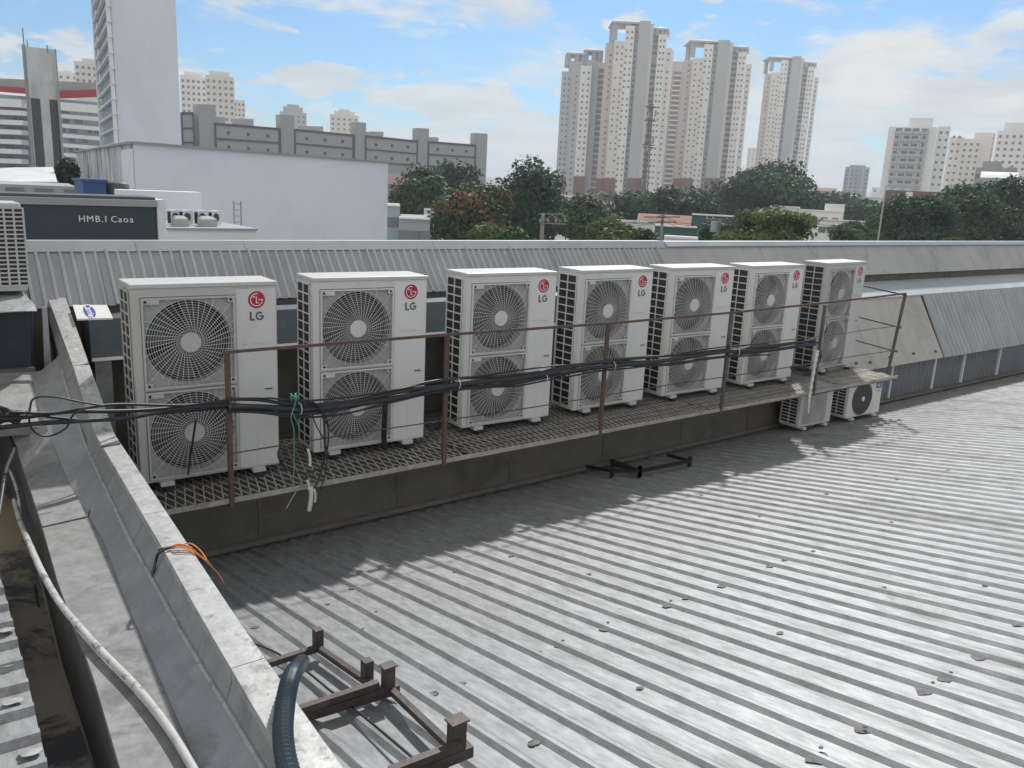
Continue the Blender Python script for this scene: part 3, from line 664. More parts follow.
p = [onZ(-4, 405, .42), onZ(4, 420, .46), onZ(9, 435, .45), onZ(14, 447, .42), onY(6, 470, -.9), onY(1, 500, -1.2), onY(-4, 530, -1.4)]
tag(MB().tube(wob(p, 6, .006), .010, 8).build('cable', M_cable, None, True), 'black cable dropping into the dark gutter at the left edge', 'cable')
for k, (a, b) in enumerate((((2, 415), (22, 436)), ((8, 398), (26, 425)), ((-5, 432), (24, 412)))):
    pass
cl = MB()
for k in range(7):
    s = Vector(onY(-12+rnd.random()*6, 405+rnd.random()*30, -.88)); e = Vector(onY(18+rnd.random()*8, 412+rnd.random()*16, -.86)); m_ = s.lerp(e, .5)+Vector((0, 0, .03*(rnd.random()-.3)))
    cl.tube(wob([s, m_, e], 6, .01, k), .009+.004*rnd.random(), 6)
tag(cl.build('cable_knot', M_cable, None, True), 'dark tangled knot of tied cables at the left edge above the ledge', 'cable')
# zip ties
for i, (px, py) in enumerate([(229, 403), (458, 382), (545, 376), (613, 364), (737, 350), (300, 407)]):
    c = onY(px, py+2, -.48); pts = [(c.x, c.y+.034*math.cos(a*PI/8), c.z+.04*math.sin(a*PI/8)) for a in range(17)]
    tag(MB().tube(pts, .0035, 5, cap=False).build('cable_tie', M_tape if i else M_rust), ['rusty wire tie holding the cables to the first railing post', 'white tie round the cables in front of the third unit, next to its grille', 'thick white tie round the cables at the right edge of the third unit', 'white tie at the rusty post before the fourth unit', 'white tie at the post between the fifth and sixth units', 'pale tie round the cables beside the green string'][i], 'cable tie', 'ties round the railing cables')
# loops between units 1 and 2
p = by([(300, 402), (318, 405), (327, 420), (328, 445), (322, 465), (312, 472), (300, 473), (285, 468), (278, 455), (281, 445)], -.50)
tag(MB().tube(wob(p, 6, .0), .006, 7).build('cable', M_cable, None, True), 'black wire loop hanging below the bundle between the first two units', 'cable')
p = by([(310, 400), (322, 412), (325, 440), (324, 462), (316, 485), (311, 488), (306, 475)], -.515)
tag(MB().tube(wob(p, 6, .0), .0075, 7).build('cable', M_cable, None, True), 'doubled black wire hanging down to the white taped end', 'cable')
p = by([(308, 402), (316, 425), (326, 445), (326, 470), (320, 490)], -.49)
tag(MB().tube(wob(p, 6, .0), .0045, 7).build('cable', M_cable, None, True), 'slim black wire curving right of the hanging loop', 'cable')
p = by([(385, 396), (385, 420), (384, 440), (386, 448)], -.05)
p = [onY(a, b, yy) for (a, b), yy in zip([(385, 396), (385, 415), (384, 435), (385, 449)], (-.47, -.3, -.12, -.08))]
tag(MB().tube(wob(p, 6, .004), .022, 10).build('pipe', M_cable, None, True), 'thick black sleeved pipe dropping in front of the second unit', 'pipe')
p = [onY(a, b, yy) for (a, b), yy in zip([(196, 420), (193, 440), (190, 460), (188, 475)], (-.3, -.2, -.16, -.14))]
tag(MB().tube(wob(p, 6, .003), .0075, 8).build('cable', M_cable, None, True), 'short black cable hanging in front of the nearest unit, lower fan', 'cable')
# green string
p = by([(296, 396), (295, 405), (291, 418), (294, 430), (294, 450), (294, 468), (293, 492)], -.53)
gs = MB().tube(wob(p, 6, .004), .003, 6); gs.tube(wob(by([(292, 412), (297, 422), (300, 430)], -.53), 5, 0), .0025, 6); 
for k in range(8): gs.tube([onY(294+3*math.sin(k*2.2), 395+2*math.cos(k*3.1), -.53), onY(294+4*math.cos(k*1.7), 398+3*math.sin(k*2.9), -.54)], .0035, 5)
tag(gs.build('string', M_green, None, True), 'thin green string knotted round the cables and hanging to the mesh', 'string')
p = by([(296, 492), (291, 500), (286, 509)], -.50); tag(MB().tube(wob(p, 4, 0), .002, 5).build('string', M_tape, None, True), 'short loose pale fibre end below the mesh edge', 'string')
tg = empty('taped_cable_end', (0, 0, 0), 0, 'white taped cable end dangling below the platform edge by the green string', 'cable')
for a, b, r in (((308, 449), (310, 466), .010), ((311, 487), (309, 511), .016), ((307, 480), (309, 490), .009), ((314, 489), (315, 502), .009)): MB().tube(wob(by([a, ((a[0]+b[0])/2+1, (a[1]+b[1])/2), b], -.53), 5, .003), r, 8).build('tape_wrap', M_tape, tg, True)
p = [onY(a, b, yy) for (a, b), yy in zip([(817, 350), (815, 362), (812, 380), (809, 400), (808, 413)], (-.46, -.47, -.48, -.5, -.5))]
tag(MB().tube(wob(p, 8, .012), .02, 10, rf=lambda i: .024-.0004*i+.004*math.sin(i*2.1)).build('taped_pipe', M_tape, None, True), 'ragged white wrapped pipe hanging from the bundle at the far end of the platform', 'pipe')
p = [onY(a, b, yy) for (a, b), yy in zip([(812, 341), (820, 345), (820, 360), (812, 372), (795, 372), (790, 366)], (-.46, -.4, -.3, -.25, -.2, -.15))]
tag(MB().tube(wob(p, 6, .004), .009, 8).build('cable', M_cable, None, True), 'black cable curling down beside the last unit', 'cable')
# small coil of wire between units 2 and 3
for cx_, cy_, lb in ((433, 424, 'small black cable coil on the mesh between the second and third units'), (805, 372, 'black cable coil on the mesh left of the far end unit')):
    c = onZ(cx_, cy_, .04); mb = MB()
    for q in range(3): mb.tube([(c.x+(.07+.008*q)*math.cos(a*PI/8), c.y+.05*math.sin(a*PI/8)+.01*q, c.z+.02*q+.03*math.sin(a*PI/8)) for a in range(18)], .007, 6, cap=False)
    tag(mb.build('cable_coil', M_cable, None, True), lb, 'cable', 'coils of cable on the platform')
# ================================================================== small units beneath the far end
def small_unit(name, W_, D_, H_, style):
    t = empty(name)
    bevel(MB().box(0, W_, 0, D_, .03, H_).build('body', M_panel if style else M_white, t), .008)
    if style:
        R = H_*.42; c = (W_*.40, 0, H_*.52)
        disc((c[0], -.001, c[2]), R, .012, 40).build('fan_guard', M_blade, t)
        sl_ = MB()
        for k in range(13):
            z = c[2]-R*.86+k*R*1.72/12; hw = math.sqrt(max(0, (R*.93)**2-(z-c[2])**2)); sl_.box(c[0]-hw, c[0]+hw, -.018, -.0135, z-.003, z+.003)
        sl_.build('guard_slats', M_dark, t)
        disc((c[0], -.0185, c[2]), .032, .004, 24).build('hub_cap', M_panel, t)
        bd = MB().box(W_*.80, W_*.97, -.003, -.0005, H_*.72, H_*.875).build('badge', M_cyan, t)
        arc_strip((W_*.885, H_*.797), .018, .024, 30, 330, -.0036).build('badge_mark', M_lw, bd)
        text_mesh('badge_lettering', 'Midea', .028, M_lw, bd, FRONT(W_*.885, -.0038, H_*.797), .0002, .0004)
        text_mesh('small_lettering', 'INVERTER', .018, M_lettg, t, FRONT(W_*.89, -.0012, H_*.65), .0002)
        MB().box(W_*.86, W_*.90, -.002, -.0005, H_*.33, H_*.42).build('name_plate', M_guard, t)
    else:
        gp = MB().box(.035, W_*.78, -.006, -.0005, .06, H_-.05).build('front_grille', M_fplate, t)
        for k in range(12):
            rr = .05+k*.016; mb = MB().tube([(W_*.38+rr*math.cos(a*PI/16), -.009, H_*.5+rr*math.sin(a*PI/16)) for a in range(34)], .002, 4, cap=False)
            if k == 0: wires = mb
            else: wires.add(mb.v, mb.f)
        wires.build('guard_wires', M_guard, t)
        fr = MB(); fr.box(.02, W_*.80, -.012, -.0003, H_-.05, H_-.035); fr.box(.02, W_*.80, -.012, -.0003, .045, .06); fr.box(.02, .035, -.012, -.0003, .06, H_-.05); fr.box(W_*.78, W_*.80, -.012, -.0003, .06, H_-.05); fr.build('guard_frame', M_white, t)
    gr = MB(); MB().box(-.003, -.0005, .03, D_-.02, .06, H_-.04).build('side_coil', M_dark, t)
    for k in range(11):
        z = .06+(H_-.10)*k/10; gr.box(-.010, -.0032, .03, D_-.02, z-.005, z+.005)
    for y in (.03, D_*.5, D_-.03): gr.box(-.011, -.0034, y, y+.01, .06, H_-.04)
    gr.build('side_grille', M_guard, t)
    for x in (W_*.15, W_*.82): MB().box(x-.03, x+.03, -.03, D_+.02, 0, .029).build('foot', M_guard, t)
    return t
mid = small_unit('air_conditioner', .74, .28, .50, True); pb = onY(836, 425, -.30); mid.location = (8.76, -.31, roofz(-.31)+.035)
mid.rotation_euler = (0, 0, -.02); tag(mid, 'small white single-fan unit with dark round grille and blue badge under the platform end', 'air conditioner')
sm_ = small_unit('air_conditioner', .64, .28, .50, False); sm_.location = (7.86, -.24, roofz(-.24)+.035); sm_.rotation_euler = (0, 0, -.02)
tag(sm_, 'small dusty grey unit with square grille, on the roof under the platform', 'air conditioner')
# low steel stands lying on the roof below the platform
for (pts, lb) in (([(613, 464), (640, 471), (690, 461), (668, 455)], 'low black steel stand on the shaded roof, right of the wider one'), ([(566, 462), (612, 471), (640, 471), (607, 459)], 'wide low black steel stand on the shaded roof beneath the fourth unit')):
    t = empty('steel_stand', tuple(onR(*pts[0])), 0, lb, 'stand', 'low steel stands on the shaded roof'); o_ = t.location
    P_ = [onR(px, py, .07)-o_ for px, py in pts]
    for k in range(3): MB().bar(P_[k], P_[k+1], .03, .03).build('beam', M_black, t)
    for k in range(3): MB().bar(P_[k]+Vector((0, 0, .05)), P_[k]-Vector((0, 0, .07)), .03, .03).build('upright', M_black, t)
# ================================================================== rusty steel frame on the roof, foreground
fr = empty('equipment_stand', tuple(onR(318, 655)), 0, 'brown welded steel equipment frame lying on the ribbed roof by the parapet', 'frame'); fo_ = Vector(fr.location)
def FR(px, py, h): return onR(px, py, h)-fo_
A_ = FR(268, 664, .07); B_ = FR(318, 648, .07); C_ = FR(376, 688, .07)
MB().bar(A_, B_, .029, .029).build('beam', M_frame, fr); MB().bar(B_, C_, .028, .026).build('beam', M_frame, fr)
def stub(px, py, h0, h1, w_, plate=False):
    a = FR(px, py, h0); b = a+Vector((0, 0, h1-h0)); MB().bar(a, b, w_, w_, (0, 1, 0)).build('upright', M_frame, fr)
    if plate: MB().box(b.x-w_*.72, b.x+w_*.72, b.y-w_*.55, b.y+w_*.55, b.z, b.z+.008).build('top_plate', M_frame, fr)
stub(318, 648, .06, .165, .042); stub(367, 683, .05, .165, .043); stub(388, 690, .06, .175, .045, True); stub(456, 752, .07, .20, .052, True)
D1 = FR(300, 716, .06); D2 = FR(398, 687, .06); MB().bar(D1, D2, .046, .042).build('beam', M_frame, fr)
D3 = FR(300, 710, .10); D4 = FR(378, 684, .10); MB().bar(D3, D4, .03, .03).build('beam', M_frame, fr)
E1 = FR(392, 691, .07); E2 = FR(452, 748, .07); MB().bar(E1, E2, .028, .026).build('beam', M_frame, fr)
F1 = FR(400, 776, .07); F2 = FR(470, 748, .07); MB().bar(F1, F2, .05, .045).build('beam', M_frame, fr)
F3 = FR(390, 772, .115); F4 = FR(462, 744, .115); MB().bar(F3, F4, .03, .03).build('beam', M_frame, fr)
# thin wire on the roof
p = [onR(248, 643, .05), onR(270, 651, .04), onR(300, 668, .04), onR(330, 692, .04), onR(360, 715, .04), onR(400, 748, .05), onR(440, 782, .05)]
tag(MB().tube(wob(p, 8, .008), .0055, 6).build('cable', M_cable, None, True), 'thin black wire trailing over the roof under the brown steel frame', 'cable')
# corrugated conduit leaning on coping
p = wob([onZ(302, 662, .42), onZ(294, 672, .60), onZ(289, 684, .655), onZ(285, 706, .66), onZ(283, 735, .66), onZ(288, 768, .655), onZ(304, 810, .64)], 15, 0)
tag(MB().tube(p, .04, 16, rf=lambda i: .029 if i % 2 else .025).build('conduit', M_flex, None, False), 'thick dark blue corrugated conduit lying over the parapet coping in the foreground', 'conduit')
# white pipe along the ledge
p = [onZ(14, 500, .16), onZ(20, 521, .20), onZ(30, 545, .34), onZ(42, 572, .405), onZ(58, 600, .405), onZ(75, 622, .405), onZ(105, 655, .405), onZ(130, 680, .405), onZ(150, 703, .405), onZ(170, 730, .405), onZ(193, 768, .405), onZ(215, 812, .405)]
tag(MB().tube(wob(p, 8, .0015), .0135, 10).build('conduit', M_pipew, None, True), 'slim white conduit with black scuffs running down the metal ledge', 'conduit')
p = [onZ(10, 470, .25), onZ(17, 490, .2), onZ(20, 510, .16), onZ(21, 524, .12)]
tag(MB().tube(wob(p, 5, .0), .009, 8).build('conduit', M_pipew, None, True), 'short end of dirty conduit dropping into the dark gutter', 'conduit')
for px, py in ((165, 705), (147, 709), (109, 694)):
    pass
p = [onZ(35, 585, .0), onZ(38, 605, -.02), onZ(46, 618, -.05), onZ(50, 640, -.12)]
tag(MB().tube(wob(p, 5, .003), .006, 6).build('cable', M_cable, None, True), 'short black wire lying in the muddy gutter', 'cable')
# orange rope tied at coping joint
rp = MB()
for k in range(4):
    rp.tube(wob([onZ(168+2*k, 547+k*.6, .612), onZ(178, 544+k, .622), onZ(188, 546+k, .617), onZ(196, 552+k, .60)], 6, .006, k), .0028, 6)
rp.tube(wob([onZ(180, 545, .62), onZ(190, 543, .625), onZ(200, 550, .62), onZ(207, 560, .60), onZ(212, 567, .55)], 6, .003), .0028, 6)
rp.tube(wob([onZ(193, 550, .61), onZ(203, 558, .60), onZ(212, 567, .55)], 6, .003), .004, 6)
rp.tube(wob([onZ(212, 567, .55), onZ(220, 576, .50), onZ(224, 584, .44)], 6, .002), .002, 5)
tag(rp.build('rope', M_orange, None, True), 'frayed orange rope knotted over the coping joint', 'rope')
p = [onZ(152, 576, .482), onZ(157, 556, .57), onZ(159, 553, .60), onZ(165, 549, .612), onZ(172, 547, .614)]
tag(MB().tube(wob(p, 5, .002), .006, 6).build('cable', M_cable, None, True), 'short black tie strap hooked over the coping joint by the orange rope', 'strap')
# badge panel on the box gutter
cp = empty('badge_panel', (0, 0, 0), 0, 'white metal panel with blue oval badge lying on the box gutter', 'panel')
q = [onp(77, 320.5, (0, -.45, 1), 1.08-.45*.63), onp(113, 319.5, (0, -.45, 1), 1.08-.45*.63), onp(107, 306.5, (0, -.45, 1), 1.08-.45*.63), onp(73, 306.5, (0, -.45, 1), 1.08-.45*.63)]
MB().prism(q, (0, 0, .012)).build('panel_plate', M_panel, cp)
nrm = Vector((0, -.45, 1)).normalized(); oc = onp(89.5, 313, (0, -.45, 1), 1.08-.45*.63)+nrm*.0135
ou = (onp(92, 319.5, (0, -.45, 1), 1.08-.45*.63)-onp(86.5, 306.8, (0, -.45, 1), 1.08-.45*.63)); hl = ou.length/2; ou.normalize(); ov = nrm.cross(ou).normalized(); hw = .036
n = 28; ov_ = MB().add([oc+ou*hl*math.cos(2*PI*k/n)+ov*hw*math.sin(2*PI*k/n) for k in range(n)], [tuple(range(n))]); bo = ov_.build('oval_badge', M_blue, cp)
Mt = Matrix((( -ou.x*-1, ov.x, nrm.x, oc.x), (ou.y, ov.y, nrm.y, oc.y), (ou.z, ov.z, nrm.z, oc.z+.001), (0, 0, 0, 1)))
text_mesh('badge_lettering', 'Carrier', .062, M_lw, bo, Mt, .0003, .001)
# tall unit at the left edge
ac = empty('air_conditioner', (0, 0, 0), 0, 'tall off-white unit with two columns of louvres cut off by the left edge', 'air conditioner')
ya = .82; p1 = onY(28, 288, ya); p0 = onY(-70, 292, ya); zt = onY(24, 203, ya).z; xr = p1.x
bevel(MB().box(xr-.75, xr, ya, ya+.33, p1.z-.02, zt).build('body', M_w1, ac), .012)
xa_ = onY(3, 210, ya).x; xb_ = onY(22.5, 210, ya).x
MB().box(xa_-.5, xb_, ya-.003, ya-.0005, p1.z+.02, zt-.035).build('coil', M_dark, ac)
lv = MB()
for k in range(19):
    z = p1.z+.02+(zt-.055-p1.z)*k/18; lv.box(xa_-.5, xb_+.004, ya-.012, ya-.0035, z-.005, z+.005)
for k in range(6): xx = xa_+(xb_-xa_)*.5*(2-k); lv.box(xx-.006, xx+.006, ya-.013, ya-.0036, p1.z+.02, zt-.035)
lv.build('louvres', M_w1, ac)
# ================================================================== city beyond
GZ = -9.0
BT = {}
def bldg(name, label, cat='building', group=None): return empty(name, (0, 0, 0), 0, label, cat, group)
def bay(parent, part, px0, px1, py, D, depth, m, dv=0., zb=GZ, D1=None, rot=0., h_off=0):
    """a box standing on the ground whose front spans two sight lines at distance D (D1 at the right end)"""
    pc = (px0+px1)/2; P0 = atD(pc, py, D); rr_ = Vector((P0.x-CAM.x, P0.y-CAM.y, 0)).normalized(); rr_.rotate(Matrix.Rotation(rot, 3, 'Z'))
    a = onp(px0, py, rr_, rr_.dot(P0)); b = onp(px1, py, rr_, rr_.dot(P0)); zt = P0.z
    fx = Vector((fw.x, fw.y, 0)).normalized(); a = Vector((a.x, a.y, 0)); b = Vector((b.x, b.y, 0)); u = (b-a).normalized(); v = Vector((-u.y, u.x, 0)); v = v if v.dot(fx) > 0 else -v
    a += v*dv; b += v*dv
    mb = MB().add([a+Vector((0, 0, zb)), b+Vector((0, 0, zb)), b+v*depth+Vector((0, 0, zb)), a+v*depth+Vector((0, 0, zb)), a+Vector((0, 0, zt)), b+Vector((0, 0, zt)), b+v*depth+Vector((0, 0, zt)), a+v*depth+Vector((0, 0, zt))],
                  [(3, 2, 1, 0), (4, 5, 6, 7), (0, 1, 5, 4), (1, 2, 6, 5), (2, 3, 7, 6), (3, 0, 4, 7)])
    o = mb.build(part, m, parent) if part else None
    return dict(a=a, b=b, u=u, v=v, zt=zt, zb=zb, w=(b-a).length, depth=depth, o=o)
WCACHE = {}
class Wins:
    def __init__(s, parent, m=M_win, name='window', cap=90): s.p = parent; s.m = m; s.l = []; s.name = name; s.cap = cap
    def put(s, f, s0, z0, w_, h_, off=.05, side=False, dep=.04):
        u, v, a = (f['u'], f['v'], f['a']) if not side else ((f['v'], -f['u'], f['b']) if side == 'R' else (-f['v'], f['u'], f['a']+f['v']*f['depth']))
        c = a+u*s0-v*off; s.l.append((c, u, v, z0, w_, h_, dep))
    def grid(s, f, cols, z0, z1, fl, w_, h_, side=False, off=.05, skip=0):
        z = z1
        while z > z0:
            for c in cols:
                if skip and rnd.random() < skip: continue
                s.put(f, c-w_/2, z-h_, w_, h_, off, side)
            z -= fl
    def done(s):
        s.l.sort(key=lambda t: -t[3]); rest = MB()
        for i, (c, u, v, z0, w_, h_, dep) in enumerate(s.l):
            vs = [c+Vector((0, 0, z0)), c+u*w_+Vector((0, 0, z0)), c+u*w_+Vector((0, 0, z0+h_)), c+Vector((0, 0, z0+h_))]; vs += [q_+v*dep for q_ in vs]
            fs = [(0, 1, 2, 3), (0, 4, 5, 1), (1, 5, 6, 2), (2, 6, 7, 3), (3, 7, 4, 0)]
            if i < s.cap: MB().add(vs, fs).build(s.name, s.m, s.p)
            else: rest.add(vs, fs)
        if rest.v: tag(rest.build(s.name, s.m, s.p), kind='stuff')
# --- big white block with stained flank
wb = bldg('white_warehouse', 'large blank white building with a stained grey flank, behind the black sign')
zt = 3.32
def PZ(px, py, z): 
    v = ray(px, py); return CAM+v*((z-CAM.z)/v.z)
c0 = PZ(133.5, 143.5, zt); c1 = PZ(388, 163, zt); c2 = PZ(76, 152.5, zt)
def fl(v_, z=0): return Vector((v_.x, v_.y, z))
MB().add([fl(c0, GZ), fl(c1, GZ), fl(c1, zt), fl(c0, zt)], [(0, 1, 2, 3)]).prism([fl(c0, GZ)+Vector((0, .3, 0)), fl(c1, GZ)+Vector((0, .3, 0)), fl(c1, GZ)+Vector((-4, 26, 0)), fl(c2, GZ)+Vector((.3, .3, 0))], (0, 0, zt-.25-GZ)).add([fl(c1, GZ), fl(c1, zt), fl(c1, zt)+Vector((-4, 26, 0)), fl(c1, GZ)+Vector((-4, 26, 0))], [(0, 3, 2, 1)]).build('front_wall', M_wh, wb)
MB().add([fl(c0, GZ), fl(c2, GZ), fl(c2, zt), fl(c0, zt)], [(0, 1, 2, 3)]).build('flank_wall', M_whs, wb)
nn = (fl(c1)-fl(c0)).normalized(); bk = Vector((-nn.y, nn.x, 0)); bk = bk if bk.y > 0 else -bk
MB().bar(fl(c0, zt+.05), fl(c1, zt+.05), .35, .12).build('roof_edge', M_conc, wb); MB().bar(fl(c2, zt+.05), fl(c0, zt+.05), .35, .12).build('roof_edge', M_conc, wb)
# --- sign building
sb = bldg('sign_building', 'low building with black fascia reading HMB.I Caoa, pale cap above')
ysb = 13.0
def prx(px, py, y): return onY(px, py, y)
a = prx(-90, 190, ysb); b = prx(154, 200.5, ysb); zt = b.z; zb_ = prx(150, 207, ysb).z
MB().box(a.x, b.x, ysb, ysb+.3, GZ, zb_).build('fascia_sign', M_teal, sb)
MB().box(a.x-.1, b.x+.05, ysb-.06, ysb+.32, zb_+.003, zt).build('cap_band', M_conc, sb)
MB().box(a.x-.1, b.x+.05, ysb+.1, ysb+1.2, zt-.03, zt+.06).build('roof_deck', M_gdark, sb)
c = prx(164.5, 200, ysb); MB().box(b.x+.052, c.x, ysb-.02, ysb+1.0, GZ, zt+.02).build('white_return', M_bwh, sb)
c3 = prx(202, 196, ysb+4); MB().box(c.x+.01, c3.x, ysb+4, ysb+4.6, GZ, zt+.1).build('rear_volume', M_wh, sb)
lc = prx(105.5, 222, ysb); lc0 = prx(78, 222, ysb); lc2 = prx(134, 222, ysb)
sz = (prx(100, 210.5, ysb).z-prx(100, 224.5, ysb).z)
adv = {'H': .78, 'M': .88, 'B': .66, '.': .34, 'I': .36, ' ': .34, 'C': .70, 'a': .60, 'o': .62}; word = 'HMB.I Caoa'; sc_ = (lc2.x-lc0.x)/sum(adv[c_] for c_ in word); xx = lc0.x
for c_ in word:
    w_ = adv[c_]*sc_
    if c_ != ' ': text_mesh('letter', c_, sc_*1.0, M_bwh, sb, Matrix.Translation((xx+w_/2, ysb-.03, lc.z-(0 if c_.isupper() else .0))) @ Matrix.Rotation(PI/2, 4, 'X'), .02, .0, 1.0, 'BOTTOM_BASELINE')
    xx += w_
# low white roof with four small condensers
lr_ = bldg('low_annex', 'low white annex with flat roof carrying small condensers, right of the black sign')
a = prx(167, 230, ysb+.6); b = prx(256, 231.5, ysb+.6); zA = a.z
MB().box(a.x, b.x, ysb+.6, ysb+4.0, GZ, zA).build('wall', M_bwh, lr_); MB().box(a.x-.03, b.x+.03, ysb+.55, ysb+4.0, zA+.003, zA+.05).build('roof_edge', M_conc, lr_)
for px, lb in ((172, 'first small condenser on the annex roof, nearest the black sign'), (184, 'second small condenser on the annex roof from the sign'), (199, 'third small condenser on the annex roof'), (213, 'fourth small condenser on the annex roof, farthest from the sign')):
    p = prx(px, 228, ysb+1.6); t = empty('condenser', (p.x, ysb+1.6, zA+.05), .5, lb, 'air conditioner', 'small condensers on the annex roof')
    MB().box(0, .30, 0, .14, .02, .34).build('body', M_bwh, t); MB().tube([(.11, -.002, .18), (.11, -.012, .18)], .10, 16).build('fan_guard', M_blade, t); MB().box(-.004, -.0005, .02, .12, .04, .30).build('coil', M_dark, t)
for px, wd, lb in ((180, .3, 'squat grey duct box among the annex condensers'), (206, .36, 'brownish duct cowl between annex condensers')):
    p = prx(px, 231, ysb+1.0); t = MB().box(0, wd, 0, .3, 0, .17); t.prism([(0, 0, .171), (wd, 0, .171), (wd*.8, .1, .23), (wd*.2, .1, .23)], (0, .2, 0)); o = t.build('roof_cowl', M_cement); o.location = (p.x-.1, ysb+1.0, zA+.05); tag(o, lb, 'duct', 'cowls on the annex roof')
t = empty('roof_ladder', (0, 0, 0), 0, 'thin steel ladder standing against the white building right of the annex', 'ladder')
for px in (234.5, 241.5): p = prx(px, 232, ysb+2.8); q_ = prx(px, 201, ysb+2.8); MB().bar(p, (p.x, p.y, q_.z), .03, .03).build('rail', M_conc, t)
for k in range(5): z = prx(238, 204+k*6, ysb+2.8).z; a_ = prx(234.5, 215, ysb+2.8); b_ = prx(241.5, 215, ysb+2.8); MB().bar((a_.x, a_.y, z), (b_.x, b_.y, z), .02, .02).build('rung', M_conc, t)
# tanks and left roofs
def ypx(px, py, y): return onY(px, py, y)
p = onY(95, 193, 20); wdt = onY(107, 193, 20).x-onY(84, 193, 20).x; ht = onY(95, 182, 20).z-p.z
t = empty('water_tank', (p.x, 20, 0), 0, 'blue square water tank beside the stained wall', 'tank', 'tanks beside the stained wall')
MB().box(-wdt/2, wdt/2, 0, 1.2, p.z-.3, p.z+ht).build('tank_body', M_tank, t); MB().box(-wdt/2-.05, wdt/2+.05, -.05, 1.25, p.z+ht+.002, p.z+ht+.07).build('lid', M_tank, t)
MB().box(-wdt/2+.1, wdt/2-.1, .1, 1.1, GZ, p.z-.302).build('stand', M_conc, t)
p = onY(121, 193, 20); ht = onY(121, 182, 20).z-p.z
t = empty('water_tank', (p.x, 20.5, 0), 0, 'dark round water tank right of the blue one', 'tank', 'tanks beside the stained wall')
MB().tube([(0, 0, p.z-.3), (0, 0, p.z+ht*.8), (0, 0, p.z+ht*.95), (0, 0, p.z+ht)], .33, 20, rf=lambda i: (.33, .33, .26, .1)[i]).build('tank_body', M_gdark, t, True); MB().box(-.3, .3, -.3, .3, GZ, p.z-.302).build('stand', M_conc, t)
hb = bldg('left_shed', 'white sloped metal roof shed left of the stained wall', 'building')
a = atD(-40, 183, 60); b = atD(58, 184, 60); a2 = atD(-40, 168, 75); b2_ = atD(53, 167, 75)
MB().add([a, b, b2_, a2], [(0, 1, 2, 3)]).add([fl(a, GZ), fl(b, GZ), b-Vector((0, 0, .1)), a-Vector((0, 0, .1))], [(0, 1, 2, 3)]).build('sloped_roof', M_slabc, hb)
MB().bar(a, b, .3, .3).build('roof_edge', M_conc, hb)
h2 = bldg('grey_shed', 'low grey shed with dim windows behind the black sign, far left')
f = bay(h2, 'wall', -40, 76, 184.5, 42, 8, M_conc); ws = Wins(h2); ws.grid(f, [1+1.3*k for k in range(4)], 0, f['zt']-.15, 3, .8, .35); ws.done()
# --- slab tower
s1 = bldg('lift_tower', 'tall slim concrete slab tower with two dark glazed strips at far left')
D = 92
f = bay(s1, 'front_panel', 25.5, 54, 48, D, 1.0, M_slabc)
bay(s1, 'left_fin', 21.5, 25.3, 44.5, D-.6, 1.4, M_conc); bay(s1, 'right_fin', 54.2, 56.2, 49, D-.3, 1.4, M_conc)
zt = atD(40, 98, D).z; zl_ = GZ
for (q0, q1) in ((.03, .36), (.69, .98)):
    w_ = f['w']; a = f['a']+f['u']*(w_*q0)-f['v']*.06; b = f['a']+f['u']*(w_*q1)-f['v']*.06
    MB().add([fl(a, GZ), fl(b, GZ), fl(b, zt), fl(a, zt)], [(0, 1, 2, 3)]).build('glazed_strip', M_glass, s1)
for px, py in ((22.5, 28), (27, 40), (47, 45)):
    q_ = atD(px, py, D); MB().bar(fl(q_, f['zt']-.5), fl(q_, q_.z), .12, .12).build('aerial', M_conc, s1)
# --- curved balcony block with red band
cbk = bldg('balcony_block', 'white balconied block with red roof band behind the slab tower')
D = 165
fa = bay(cbk, 'wall', -60, 103, 96, D, 14, M_tblue, D1=165)
def hband(parent, px0, px1, pya, pyb, D, m, name, th=1.0, off=.5):
    a = atD(px0, pya, D); b = atD(px1, pyb, D); MB().bar(a, b, 2*off, th).build(name, m, parent)
hband(cbk, -60, 25, 84, 91, D-1, M_redb, 'red_band', 1.0, .8); hband(cbk, 54, 103, 95, 93, D-1, M_redb, 'red_band', 1.2, .8); hband(cbk, 25, 54, 91, 95, D-1, M_redb, 'red_band', 1.0, .8)
hband(cbk, -60, 103, 80, 88, D-.5, M_conc, 'roof_band', 1.6, .8)
for k in range(9):
    y_ = 104+k*9.6; hband(cbk, -60, 25, y_-4+k*.2, y_, D-1.6, M_bwh, 'balcony', .9 if k else 1.5, 1.2); 
    hband(cbk, 56, 103, y_+2, y_+6, D-1.6, M_bwh, 'balcony', .7 if k else 1.5, 1.2)
ws = Wins(cbk)
for k in range(8):
    for j in range(26):
        q_ = atD(-55+j*6.2, 108+k*9.6+j*.15, D-.2)
        if rnd.random() < .55: ws.l.append((Vector((q_.x, q_.y, 0)), fa['u'], fa['v'], q_.z-.5, .5+rnd.random(), .8, .04))
ws.done()
